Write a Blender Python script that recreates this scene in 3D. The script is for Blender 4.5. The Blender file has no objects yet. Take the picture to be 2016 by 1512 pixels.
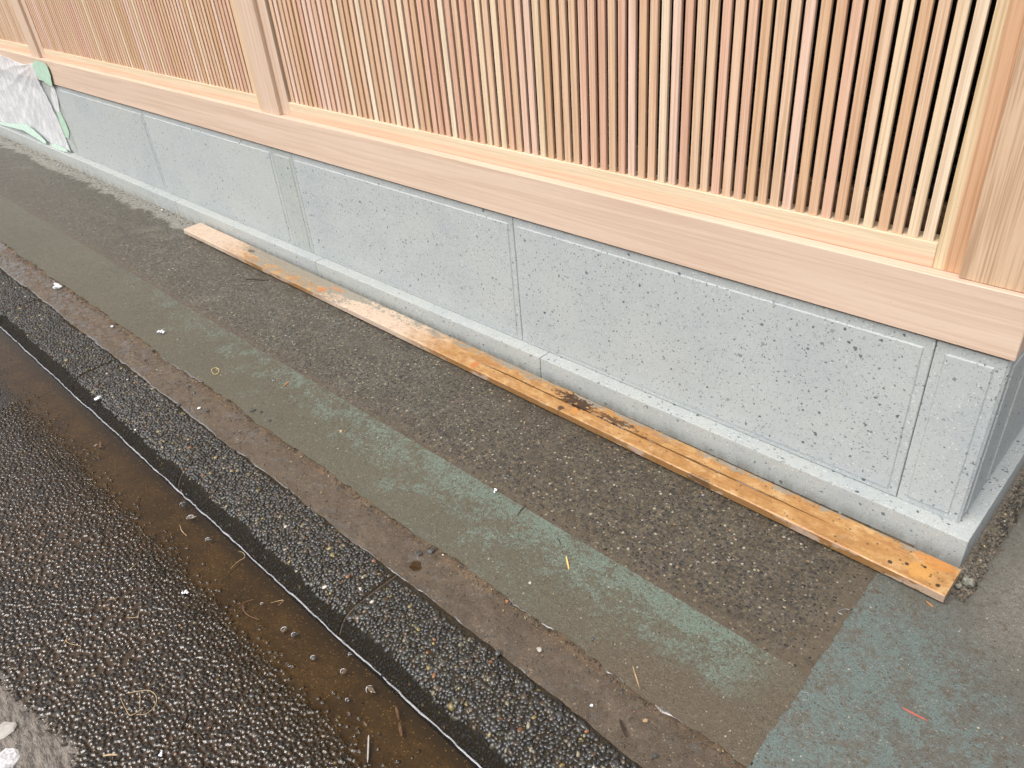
import bpy, bmesh, math, random
import numpy as np
from mathutils import Matrix, Vector
random.seed(7)
C = bpy.context.scene.collection
SC = bpy.context.scene

# ------------------------------------------------------------------ camera
RM = [[0.719529392903311, -0.3383226572655224, 0.6064777261606469],
      [0.6899059047139623, 0.4481061057566312, -0.5685338693731764],
      [-0.07941848266620154, 0.8274893942307797, 0.5558363131773377]]
CP = (0.19843299, -1.51549776, 1.4)
cam = bpy.data.cameras.new('camera'); camo = bpy.data.objects.new('camera', cam); C.objects.link(camo)
M4 = Matrix.Identity(4)
for i in range(3):
    for j in range(3): M4[i][j] = RM[i][j]
    M4[i][3] = CP[i]
camo.matrix_world = M4
cam.sensor_width = 36; cam.lens = 1531.41 / 2016 * 36; cam.clip_start = 0.02; cam.clip_end = 500
SC.camera = camo

# ------------------------------------------------------------------ world and sun
SV = Vector((-0.06, -0.62, 1.0)).normalized()          # towards the bright part of the cloud
w = bpy.data.worlds.new('World'); SC.world = w; w.use_nodes = True
wn = w.node_tree; wn.nodes.clear()
sky = wn.nodes.new('ShaderNodeTexSky'); sky.sky_type = 'NISHITA'; sky.sun_disc = False
sky.sun_elevation = math.asin(SV.z); sky.sun_rotation = math.atan2(SV.x, SV.y)
sky.dust_density = 6; sky.air_density = 1.0; sky.ozone_density = 0.6
hs = wn.nodes.new('ShaderNodeHueSaturation'); hs.inputs['Saturation'].default_value = 0.28
bg = wn.nodes.new('ShaderNodeBackground'); bg.inputs['Strength'].default_value = 0.15
wo = wn.nodes.new('ShaderNodeOutputWorld')
wn.links.new(sky.outputs[0], hs.inputs['Color']); wn.links.new(hs.outputs[0], bg.inputs[0]); wn.links.new(bg.outputs[0], wo.inputs[0])
sl = bpy.data.lights.new('sun', 'SUN'); sl.energy = 0.6; sl.angle = math.radians(45); sl.color = (1, 0.965, 0.92)
so = bpy.data.objects.new('sun', sl); C.objects.link(so)
so.rotation_euler = SV.to_track_quat('Z', 'Y').to_euler(); so.location = (0, 0, 5)
SC.view_settings.view_transform = 'Standard'; SC.view_settings.look = 'None'
SC.view_settings.gamma = 1; SC.view_settings.exposure = 0.66; SC.view_settings.use_curve_mapping = False

# ------------------------------------------------------------------ node helper
class MT:
    def __init__(s, name, bump=None):
        s.m = bpy.data.materials.new(name); s.m.use_nodes = True
        s.t = s.m.node_tree; s.t.nodes.clear()
        s.out = s.t.nodes.new('ShaderNodeOutputMaterial')
        s.b = s.t.nodes.new('ShaderNodeBsdfPrincipled'); s.t.links.new(s.b.outputs[0], s.out.inputs[0])
    def n(s, ty, **k):
        o = s.t.nodes.new(ty)
        for a, v in k.items(): setattr(o, a, v)
        return o
    def put(s, sock, v):
        if isinstance(v, bpy.types.NodeSocket): s.t.links.new(v, sock)
        elif isinstance(v, (tuple, list)) and len(v) == 3 and sock.type == 'RGBA': sock.default_value = (*v, 1)
        else: sock.default_value = v
    def set(s, name, v): s.put(s.b.inputs[name], v); return s
    def pos(s): return s.n('ShaderNodeNewGeometry').outputs['Position']
    def obj(s): return s.n('ShaderNodeTexCoord').outputs['Object']
    def rand(s): return s.n('ShaderNodeObjectInfo').outputs['Random']
    def math(s, op, a, b=0.0, c=0.0, clamp=False):
        o = s.n('ShaderNodeMath', operation=op, use_clamp=clamp)
        s.put(o.inputs[0], a); s.put(o.inputs[1], b); s.put(o.inputs[2], c); return o.outputs[0]
    def vm(s, op, a, b=(0, 0, 0)):
        o = s.n('ShaderNodeVectorMath', operation=op); s.put(o.inputs[0], a)
        if op == 'SCALE': s.put(o.inputs['Scale'], b)
        else: s.put(o.inputs[1], b)
        return o.outputs[0]
    def sep(s, v):
        o = s.n('ShaderNodeSeparateXYZ'); s.put(o.inputs[0], v); return o.outputs
    def noise(s, v, scale, detail=3, rough=0.55, dist=0.0):
        o = s.n('ShaderNodeTexNoise'); s.put(o.inputs['Vector'], v); o.inputs['Scale'].default_value = scale
        o.inputs['Detail'].default_value = detail; o.inputs['Roughness'].default_value = rough; o.inputs['Distortion'].default_value = dist
        return o.outputs['Fac']
    def vor(s, v, scale, feat='F1'):
        o = s.n('ShaderNodeTexVoronoi', feature=feat); s.put(o.inputs['Vector'], v); o.inputs['Scale'].default_value = scale
        return o
    def mr(s, v, a, b, c=0.0, d=1.0, smooth=True):
        o = s.n('ShaderNodeMapRange', interpolation_type='SMOOTHSTEP' if smooth else 'LINEAR'); s.put(o.inputs[0], v)
        for i, q in enumerate((a, b, c, d)): s.put(o.inputs[i + 1], q)
        return o.outputs[0]
    def ramp(s, v, stops, const=False):
        o = s.n('ShaderNodeValToRGB'); s.put(o.inputs[0], v); e = o.color_ramp.elements
        if const: o.color_ramp.interpolation = 'CONSTANT'
        while len(e) < len(stops): e.new(0.5)
        for q, (p, c) in zip(e, stops): q.position = p; q.color = (*c, 1) if len(c) == 3 else c
        return o.outputs[0]
    def mix(s, f, a, b, mode='MIX'):
        o = s.n('ShaderNodeMix', data_type='RGBA', blend_type=mode)
        s.put(o.inputs[0], f); s.put(o.inputs[6], a); s.put(o.inputs[7], b); return o.outputs[2]
    def bump(s, h, strength=0.5, dist=0.002, prev=None):
        o = s.n('ShaderNodeBump'); s.put(o.inputs['Height'], h); s.put(o.inputs['Strength'], strength); o.inputs['Distance'].default_value = dist
        if prev is not None: s.put(o.inputs['Normal'], prev)
        return o.outputs[0]
    def specks(s, v, scale, thr_lo, thr_hi, chan=0, d2=False):
        """0..1 mask of irregular chips; each cell draws its own size"""
        vo = s.vor(v, scale); vo.voronoi_dimensions = '2D' if d2 else '3D'; r = s.n('ShaderNodeSeparateColor'); s.put(r.inputs[0], vo.outputs['Color'])
        t = s.mr(r.outputs[chan], 0, 1, thr_lo, thr_hi, False)
        d = s.math('SUBTRACT', t, vo.outputs['Distance'])
        return s.mr(d, 0.0, 0.06), r.outputs

# ------------------------------------------------------------------ mesh helpers
def link(name, me, parent=None, loc=(0, 0, 0)):
    o = bpy.data.objects.new(name, me); C.objects.link(o); o.location = loc
    if parent is not None: o.parent = parent
    return o
def tag(o, label=None, cat=None, group=None, kind=None):
    if label: o['label'] = label
    if cat: o['category'] = cat
    if group: o['group'] = group
    if kind: o['kind'] = kind
    return o
def thing(name, label, cat, loc=(0, 0, 0), group=None):
    o = bpy.data.objects.new(name, None); C.objects.link(o); o.location = loc; o.empty_display_size = 0.05
    return tag(o, label, cat, group)
def mk(name, verts, faces, mat, parent=None, smooth=False, origin=None):
    """verts in world coordinates"""
    v = np.asarray(verts, float)
    if origin is None: origin = ((v[:, 0].min() + v[:, 0].max()) / 2, (v[:, 1].min() + v[:, 1].max()) / 2, v[:, 2].min())
    origin = np.array(origin, float)
    me = bpy.data.meshes.new(name); me.from_pydata((v - origin).tolist(), [], [tuple(int(q) for q in f) for f in faces]); me.update()
    me.materials.append(mat)
    if smooth: me.polygons.foreach_set('use_smooth', [True] * len(me.polygons))
    po = np.array(parent.location) if parent is not None else np.zeros(3)
    pp = parent.parent if parent is not None else None
    while pp is not None: po = po + np.array(pp.location); pp = pp.parent
    return link(name, me, parent, tuple(origin - po))
def bm_box(bm, x0, x1, y0, y1, z0, z1, bev=0.0, seg=1):
    vs = [bm.verts.new(p) for p in [(x0, y0, z0), (x1, y0, z0), (x1, y1, z0), (x0, y1, z0), (x0, y0, z1), (x1, y0, z1), (x1, y1, z1), (x0, y1, z1)]]
    fs = [bm.faces.new([vs[i] for i in f]) for f in [(3, 2, 1, 0), (4, 5, 6, 7), (0, 1, 5, 4), (1, 2, 6, 5), (2, 3, 7, 6), (3, 0, 4, 7)]]
    if bev > 0:
        es = list({e for f in fs for e in f.edges})
        bmesh.ops.bevel(bm, geom=es, offset=bev, segments=seg, affect='EDGES', profile=0.5)
def box(name, x0, x1, y0, y1, z0, z1, mat, parent=None, bev=0.0015):
    bm = bmesh.new(); bm_box(bm, x0, x1, y0, y1, z0, z1, bev)
    v = [tuple(q.co) for q in bm.verts]; bm.verts.index_update(); f = [[q.index for q in p.verts] for p in bm.faces]; bm.free()
    return mk(name, v, f, mat, parent)
def vnoise(x, y, seed=0):
    r = np.random.default_rng(seed); T = r.random((64, 64))
    xi = np.floor(x).astype(int); yi = np.floor(y).astype(int); fx = x - xi; fy = y - yi
    fx = fx * fx * (3 - 2 * fx); fy = fy * fy * (3 - 2 * fy)
    g = lambda a, b: T[a % 64, b % 64]
    return (g(xi, yi) * (1 - fx) + g(xi + 1, yi) * fx) * (1 - fy) + (g(xi, yi + 1) * (1 - fx) + g(xi + 1, yi + 1) * fx) * fy
def fbm(x, y, sc, seed=0, oct=4):
    x = np.asarray(x, float); y = np.asarray(y, float); t = 0; a = 0.5; s = 0
    for k in range(oct):
        t = t + a * vnoise(x * sc + 17.3 * k, y * sc - 9.1 * k, seed + k); s += a; a *= 0.5; sc *= 2.03
    return t / s - 0.5
def sheet(name, xs, ys, zf, mat, keep=None, parent=None, kind='structure', yf=None):
    X, Y = np.meshgrid(np.asarray(xs, float), np.asarray(ys, float))
    if yf is not None: Y = yf(X, Y)
    Z = zf(X, Y); nx = X.shape[1]; ny = X.shape[0]
    v = np.stack([X.ravel(), Y.ravel(), Z.ravel()], 1)
    i, j = np.meshgrid(np.arange(nx - 1), np.arange(ny - 1)); a = (j * nx + i).ravel()
    F = np.stack([a, a + 1, a + nx + 1, a + nx], 1)
    if keep is not None:
        cx = X.ravel()[F].mean(1); cy = Y.ravel()[F].mean(1); F = F[keep(cx, cy)]
    me = bpy.data.meshes.new(name)
    me.vertices.add(len(v)); me.vertices.foreach_set('co', v.ravel())
    me.loops.add(F.size); me.loops.foreach_set('vertex_index', F.ravel().astype(np.int32))
    me.polygons.add(len(F)); me.polygons.foreach_set('loop_start', np.arange(0, F.size, 4, dtype=np.int32))
    me.polygons.foreach_set('use_smooth', np.ones(len(F), bool)); me.update(calc_edges=True); me.validate()
    me.materials.append(mat)
    o = link(name, me, parent)
    if kind: o['kind'] = kind
    return o
def lin(a, b, st): return np.linspace(a, b, max(2, int(round(abs(b - a) / st)) + 1))

def ico(sub):
    bm = bmesh.new(); bmesh.ops.create_icosphere(bm, subdivisions=sub, radius=1); bm.verts.index_update()
    v = np.array([q.co[:] for q in bm.verts]); f = np.array([[q.index for q in p.verts] for p in bm.faces]); bm.free(); return v, f
ICO = {1: ico(1), 2: ico(2)}
PAL = np.array([(.014, .013, .012), (.022, .021, .019), (.036, .037, .036), (.040, .040, .028), (.050, .034, .020), (.030, .026, .020), (.16, .14, .09), (.20, .155, .055), (.38, .35, .30), (.17, .075, .03)])
PP = np.array([.22, .20, .12, .13, .12, .18, .014, .010, .003, .005])
def pebbles(name, P, N, r, mat, parent=None, sub=2, flat=(0.45, 0.7), seed=1, dark=1.0, kind='stuff'):
    """P centres, N surface normals (n,3), r radii"""
    rg = np.random.default_rng(seed); n = len(P); v0, f0 = ICO[sub]; k = len(v0)
    el = rg.uniform(0.68, 1.5, n); fl = rg.uniform(*flat, n); a = rg.uniform(0, 6.283, n)
    S = np.stack([r * el, r / np.sqrt(el), r * fl], 1)
    L = v0[None] * S[:, None, :]
    L = L * (1 + 0.15 * rg.standard_normal((n, k, 1)) * (0.7 if sub == 2 else 0.9))
    ca, sa = np.cos(a)[:, None], np.sin(a)[:, None]
    x = L[..., 0] * ca - L[..., 1] * sa; y = L[..., 0] * sa + L[..., 1] * ca; z = L[..., 2]
    Nn = N + rg.normal(0, 0.18, N.shape); Nn /= np.linalg.norm(Nn, axis=1)[:, None]
    T = np.cross(np.broadcast_to([0., 1., 0.], Nn.shape), Nn); T /= np.linalg.norm(T, axis=1)[:, None]; B = np.cross(Nn, T)
    V = P[:, None, :] + x[..., None] * T[:, None] + y[..., None] * B[:, None] + z[..., None] * Nn[:, None]
    V = V.reshape(-1, 3); F = (f0[None] + (np.arange(n) * k)[:, None, None]).reshape(-1, 3)
    me = bpy.data.meshes.new(name); me.vertices.add(len(V)); me.vertices.foreach_set('co', V.ravel())
    me.loops.add(F.size); me.loops.foreach_set('vertex_index', F.ravel().astype(np.int32))
    me.polygons.add(len(F)); me.polygons.foreach_set('loop_start', np.arange(0, F.size, 3, dtype=np.int32))
    me.polygons.foreach_set('use_smooth', np.ones(len(F), bool)); me.update(calc_edges=True)
    ci = rg.choice(len(PAL), n, p=PP / PP.sum()); col = PAL[ci] * rg.uniform(0.7, 1.35, (n, 1)) * dark
    at = me.attributes.new('Col', 'FLOAT_COLOR', 'POINT')
    at.data.foreach_set('color', np.concatenate([np.repeat(col, k, 0), np.ones((n * k, 1))], 1).ravel())
    me.materials.append(mat); o = link(name, me, parent)
    if kind: o['kind'] = kind
    return o
def hexpts(x0, x1, y0, y1, d, jit, seed):
    rg = np.random.default_rng(seed); xs = np.arange(x0, x1, d); ys = np.arange(y0, y1, d * .866)
    X, Y = np.meshgrid(xs, ys); X = X + (np.arange(len(ys))[:, None] % 2) * d / 2
    X = X + rg.uniform(-jit, jit, X.shape) * d; Y = Y + rg.uniform(-jit, jit, Y.shape) * d
    return np.stack([X.ravel(), Y.ravel()], 1)
RMn = np.array(RM); CPn = np.array(CP)
def inview(P, m=1.12):
    q = (P - CPn) @ RMn; u = q[:, 0] / -q[:, 2] * 1531.41 / 1008; v = q[:, 1] / -q[:, 2] * 1531.41 / 756
    return (q[:, 2] < 0) & (abs(u) < m) & (abs(v) < m)
def gz(px, z):      # a ground point under a pixel of the 2016 wide photograph
    d = RMn @ np.array([(px[0] - 1008) / 1531.41, -(px[1] - 756) / 1531.41, -1]); t = (z - CPn[2]) / d[2]; q = CPn + t * d; return (q[0], q[1], z)
def tube(name, pts, r, mat, parent=None, n=6, taper=0.6, closed=False):
    P = [Vector(p) for p in pts]; V = []; F = []; m = len(P)
    for i, p in enumerate(P):
        t = (P[min(i + 1, m - 1)] - P[max(i - 1, 0)]).normalized(); a = t.cross(Vector((0.1, 0.2, 1))).normalized(); b = t.cross(a)
        f = 1 - (1 - taper) * abs(2 * i / (m - 1) - 1) if taper < 1 else 1
        for k in range(n):
            th = 2 * math.pi * k / n; V.append(tuple(p + (a * math.cos(th) + b * math.sin(th)) * r * f))
    for i in range(m - 1):
        for k in range(n): F.append((i * n + k, i * n + (k + 1) % n, (i + 1) * n + (k + 1) % n, (i + 1) * n + k))
    F.append(tuple(range(n))[::-1]); F.append(tuple(range((m - 1) * n, m * n)))
    return mk(name, V, F, mat, parent, True)

# ------------------------------------------------------------------ materials
def wood(name, axis, light, dark, ringscale=70, rough=0.55, var=0.25, wet=False, stripe=None, palette=None, long=1.2, contrast=1.0):
    m = MT(name); ob = m.obj(); r = m.rand()
    off = m.vm('SCALE', (13.7, 7.3, 5.1), m.math('MULTIPLY', r, 40))
    sc = [1, 1, 1]; sc['xyz'.index(axis)] = 0.012 * long
    v = m.vm('ADD', m.vm('MULTIPLY', ob, tuple(sc)), off)
    warp = m.noise(v, 14, 2)
    v2 = m.vm('ADD', v, m.vm('SCALE', (1, 1, 1), m.math('MULTIPLY', warp, 0.05)))
    g1 = m.noise(v2, ringscale * 2.2, 2, 0.5)
    g2 = m.noise(v2, ringscale * 0.5, 3, 0.6)
    fib = m.noise(m.vm('MULTIPLY', ob, tuple(0.03 if q < 0.5 else 1 for q in sc)), 900, 2, 0.6)
    f = m.mr(g1, 0.40, 0.68, 0, contrast)
    base = m.mix(m.mr(g2, 0.35, 0.65), light, tuple(l * (1 - var) + d * var for l, d in zip(light, dark)))
    if palette:
        base = m.mix(m.mr(g2, 0.35, 0.65, 0, 0.5), m.ramp(r, palette, True), m.mix(1.0, m.ramp(r, palette, True), (0.92, 0.82, 0.74), 'MULTIPLY'))
    if stripe:   # a heartwood band inside a paler board
        ax, c0, wd, colr = stripe
        q = m.sep(ob)['XYZ'.index(ax)]
        q = m.math('ADD', q, m.math('MULTIPLY', m.math('SUBTRACT', m.noise(v, 10, 2), 0.5), 0.012))
        d = m.math('ABSOLUTE', m.math('SUBTRACT', q, c0))
        base = m.mix(m.mr(d, wd * 0.6, wd, 1, 0), base, colr)
    col = m.mix(f, base, m.mix(1.0, base, tuple(d / l for d, l in zip(dark, light)), 'MULTIPLY'))
    col = m.mix(m.mr(fib, 0.3, 0.7, 0, 0.10), col, (0.25, 0.14, 0.07))
    pv = m.vor(m.pos(), 55); pc = m.n('ShaderNodeSeparateColor'); m.put(pc.inputs[0], pv.outputs['Color'])
    pin = m.math('MULTIPLY', m.mr(pv.outputs['Distance'], 0.035, 0.06, 1, 0), m.math('GREATER_THAN', pc.outputs[0], 0.72))
    col = m.mix(m.math('MULTIPLY', pin, 0.6), col, (0.16, 0.09, 0.05))
    m.set('Base Color', col).set('Roughness', rough).set('Specular IOR Level', 0.3)
    m.set('Normal', m.bump(m.math('ADD', m.math('MULTIPLY', g1, 0.6), m.math('MULTIPLY', fib, 0.5)), 0.25, 0.0006))
    return m.m
PALW = [(0.0, (.67, .45, .33)), (.12, (.66, .47, .325)), (.24, (.74, .60, .43)), (.31, (.63, .405, .30)), (.42, (.68, .50, .355)), (.52, (.73, .54, .44)),
        (.61, (.62, .42, .27)), (.70, (.69, .455, .345)), (.80, (.69, .49, .35)), (.89, (.64, .44, .30)), (.96, (.77, .65, .50))]
W_BEAM = wood('planed_cypress_beam', 'x', (.645, .50, .395), (.52, .375, .28), 60, var=0.35, contrast=0.55)
W_RAIL = wood('pale_cedar_rail', 'x', (.70, .58, .42), (.60, .46, .30), 90, stripe=('Z', 0.006, 0.022, (.72, .47, .34)), contrast=0.7)
W_POST = wood('pink_cedar_post', 'z', (.63, .49, .385), (.50, .34, .23), 80, contrast=0.6)
W_CPOST = wood('straight_grained_corner_post', 'z', (.60, .43, .29), (.42, .275, .175), 125, contrast=1.0)
W_STILE = wood('two_tone_stile', 'z', (.70, .56, .37), (.52, .37, .21), 80, stripe=('X', 0.02, 0.032, (.58, .355, .215)), contrast=0.9)
W_SLAT = wood('cedar_slat', 'z', (.66, .47, .33), (.50, .32, .20), 110, palette=PALW, contrast=0.8)
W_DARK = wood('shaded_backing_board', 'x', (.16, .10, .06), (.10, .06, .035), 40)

def stone(name, tint=(.395, .422, .428), drk=1.0):
    m = MT(name); p0 = m.pos(); r = m.rand()
    p = m.vm('ADD', p0, m.vm('SCALE', (3.1, 5.7, 2.3), m.math('MULTIPLY', r, 20)))
    wv = m.n('ShaderNodeTexNoise'); m.put(wv.inputs['Vector'], p); wv.inputs['Scale'].default_value = 110; wv.inputs['Detail'].default_value = 3
    pw = m.vm('ADD', p, m.vm('SCALE', m.vm('SUBTRACT', wv.outputs['Color'], (.5, .5, .5)), 0.012))
    cl = m.noise(p, 5, 4, 0.6); fine = m.noise(p, 420, 3, 0.7); mid = m.noise(p, 60, 3, 0.6)
    cl2 = m.noise(p, 1.7, 3, 0.5); col = m.mix(m.mr(cl, 0.32, 0.68), tint, tuple(a * b for a, b in zip(tint, (0.88, 0.90, 0.93)))); col = m.mix(m.mr(cl2, .4, .65, 0, .5), col, tuple(a * b for a, b in zip(tint, (1.03, 1.0, .95))))
    col = m.mix(m.mr(mid, 0.35, 0.7, 0, .35), col, tuple(a * b for a, b in zip(tint, (1.10, 1.08, 1.03))))
    col = m.mix(m.mr(fine, 0.25, 0.75, 0, 1), m.mix(1, col, (.93, .93, .92), 'MULTIPLY'), m.mix(1, col, (1.06, 1.06, 1.05), 'MULTIPLY'))
    s1, c1 = m.specks(pw, 270, -0.40, 0.52); s2, c2 = m.specks(pw, 145, -1.15, 0.45, 1); s3, c3 = m.specks(pw, 75, -2.2, 0.42, 2)
    s4, c4 = m.specks(pw, 170, -0.55, 0.42, 1)
    col = m.mix(m.math('MULTIPLY', s4, .6), col, (.62, .63, .60))
    col = m.mix(m.math('MULTIPLY', s1, .55), col, m.ramp(c1[1], [(0, (.08, .09, .09)), (.6, (.20, .22, .20)), (1, (.26, .24, .22))]))
    col = m.mix(m.math('MULTIPLY', s2, .80), col, m.ramp(c2[0], [(0, (.05, .06, .065)), (.5, (.16, .18, .19)), (.8, (.24, .27, .25)), (1, (.33, .30, .27))]))
    col = m.mix(m.math('MULTIPLY', s3, .85), col, m.ramp(c3[0], [(0, (.035, .045, .05)), (.45, (.12, .15, .15)), (1, (.22, .25, .26))]))
    # faint drip stains near the foot
    z = m.sep(p0)[2]
    st = m.noise(m.vm('MULTIPLY', p, (1, 1, .25)), 22, 4, .65)
    col = m.mix(m.math('MULTIPLY', m.mr(z, 0.0, 0.05, 1, 0), m.mr(st, .35, .6, .1, .6)), col, (.20, .195, .17))
    m.set('Base Color', col).set('Roughness', 0.72).set('Specular IOR Level', .3)
    h = m.math('SUBTRACT', m.math('MULTIPLY', fine, .35), m.math('ADD', m.math('MULTIPLY', s1, .5), m.math('MULTIPLY', s2, .7)))
    m.set('Normal', m.bump(h, .35, .0008))
    return m.m
STONE = stone('speckled_grey_stone'); STONE2 = stone('speckled_plinth_stone', (.385, .405, .40)); STONE3 = stone('greener_pilaster_stone', (.37, .40, .385))

def flat(name, col, rough=0.6, nscale=60, var=0.3, bump=.3, metal=0, spec=.4, coat=0):
    m = MT(name); p = m.pos(); n = m.noise(p, nscale, 3)
    m.set('Base Color', m.mix(m.mr(n, .3, .7, 0, 1), tuple(c * (1 - var) for c in col), tuple(min(1, c * (1 + var)) for c in col))).set('Roughness', rough).set('Metallic', metal)
    m.set('Specular IOR Level', spec).set('Coat Weight', coat).set('Coat Roughness', .08).set('Normal', m.bump(n, bump, .001)); return m.m

def m_pebble(name, rough=.32, coat=.9):
    m = MT(name); a = m.n('ShaderNodeAttribute', attribute_name='Col'); p = m.pos(); n = m.noise(p, 260, 3)
    m.set('Base Color', m.mix(m.mr(n, .3, .7, 0, .55), a.outputs['Color'], m.mix(1, a.outputs['Color'], (.45, .42, .38), 'MULTIPLY')))
    m.set('Roughness', rough).set('Coat Weight', coat).set('Coat Roughness', .10).set('Coat IOR', 1.5).set('Specular IOR Level', .5)
    m.set('Normal', m.bump(n, .25, .0006)); return m.m
PEB = m_pebble('wet_pebble', .40, .45); PEBD = m_pebble('damp_pebble', .55, .25)

def m_pavement():
    m = MT('exposed_aggregate_concrete'); p = m.pos(); X, Y, Z = m.sep(p)
    big = m.noise(p, 2.3, 4, .6); mid = m.noise(p, 17, 4, .6); fine = m.noise(p, 380, 3, .7)
    wv = m.n('ShaderNodeTexNoise'); m.put(wv.inputs['Vector'], p); wv.inputs['Scale'].default_value = 90
    pw = m.vm('ADD', m.vm('MULTIPLY', p, (1, 1, .2)), m.vm('SCALE', m.vm('SUBTRACT', wv.outputs['Color'], (.5, .5, .5)), .006))
    left = m.mr(X, -1.9, -.8, 1, 0)
    mort = m.mix(left, (.100, .081, .056), (.112, .105, .084))
    mort = m.mix(m.mr(mid, .35, .65), m.mix(1, mort, (.72, .70, .66), 'MULTIPLY'), mort)
    s1, c1 = m.specks(pw, 120, -.05, .60, 0, True); s2, c2 = m.specks(pw, 230, -.05, .62, 1, True); s3, c3 = m.specks(pw, 95, -1.9, .38, 2, True)
    pc = m.ramp(c1[1], [(0, (.014, .015, .018)), (.35, (.028, .03, .034)), (.62, (.05, .05, .047)), (.8, (.085, .07, .048)), (.93, (.12, .10, .07)), (1, (.20, .17, .10))])
    p2 = m.ramp(c2[2], [(0, (.02, .022, .026)), (.6, (.055, .05, .042)), (.9, (.11, .09, .06)), (1, (.3, .27, .2))])
    dens = m.mr(m.noise(p, 6, 3), .3, .62, .6, 1)
    col = m.mix(m.math('MULTIPLY', m.math('MULTIPLY', s2, .8), dens), mort, p2)
    col = m.mix(m.math('MULTIPLY', m.math('MULTIPLY', s1, .92), dens), col, pc)
    gr = m.noise(p, 75, 4, .85); col = m.mix(m.mr(gr, .36, .62), m.mix(1, col, (.52, .52, .52), 'MULTIPLY'), m.mix(1, col, (1.30, 1.28, 1.25), 'MULTIPLY'))
    col = m.mix(m.math('MULTIPLY', s3, .9), col, m.ramp(c3[0], [(0, (.30, .25, .13)), (.4, (.40, .37, .30)), (.7, (.20, .22, .20)), (1, (.32, .18, .09))]))
    # silt washed over the surface towards the painted band and the right-hand slab
    silt = m.math('MAXIMUM', m.mr(Y, -.42, -.50, 0, 1), m.mr(X, -.24, -.13, 0, 1))
    silt = m.math('MULTIPLY', silt, m.mr(m.noise(p, 26, 4, .7), .25, .6, .35, 1))
    col = m.mix(m.math('MULTIPLY', silt, .75), col, (.105, .080, .053))
    col = m.mix(m.mr(big, .3, .7, .0, .28), col, (.06, .047, .034))
    # pale mortar residue along the foot of the wall, left of the timber
    rs_ = m.noise(p, 7, 5, .7); rf = m.noise(p, 48, 5, .8)
    reach = m.math('ADD', Y, m.math('ADD', m.math('MULTIPLY', rs_, .22), m.math('MULTIPLY', rf, .05)))
    resid = m.math('MULTIPLY', m.mr(reach, .035, .060), m.mr(m.math('ADD', X, m.math('MULTIPLY', rs_, .5)), -3.15, -3.3))
    resid = m.math('MULTIPLY', resid, m.mr(rf, .30, .48, .35, 1))
    col = m.mix(resid, col, m.mix(m.mr(rf, .35, .65), (.16, .15, .13), (.26, .25, .22)))
    # dusty pale laitance patches
    pt = m.math('MULTIPLY', m.mr(m.noise(p, 3.1, 4, .6), .60, .72), m.mr(X, -2.0, -3.2))
    col = m.mix(m.math('MULTIPLY', pt, .25), col, (.20, .185, .15))
    m.set('Base Color', col).set('Roughness', m.mr(mid, .3, .7, .34, .6)).set('Specular IOR Level', .5)
    h = m.math('ADD', m.math('ADD', m.math('MULTIPLY', s1, .9), m.math('MULTIPLY', s2, .5)), m.math('MULTIPLY', fine, .7))
    m.set('Normal', m.bump(h, .55, .0016)); return m.m

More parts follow.
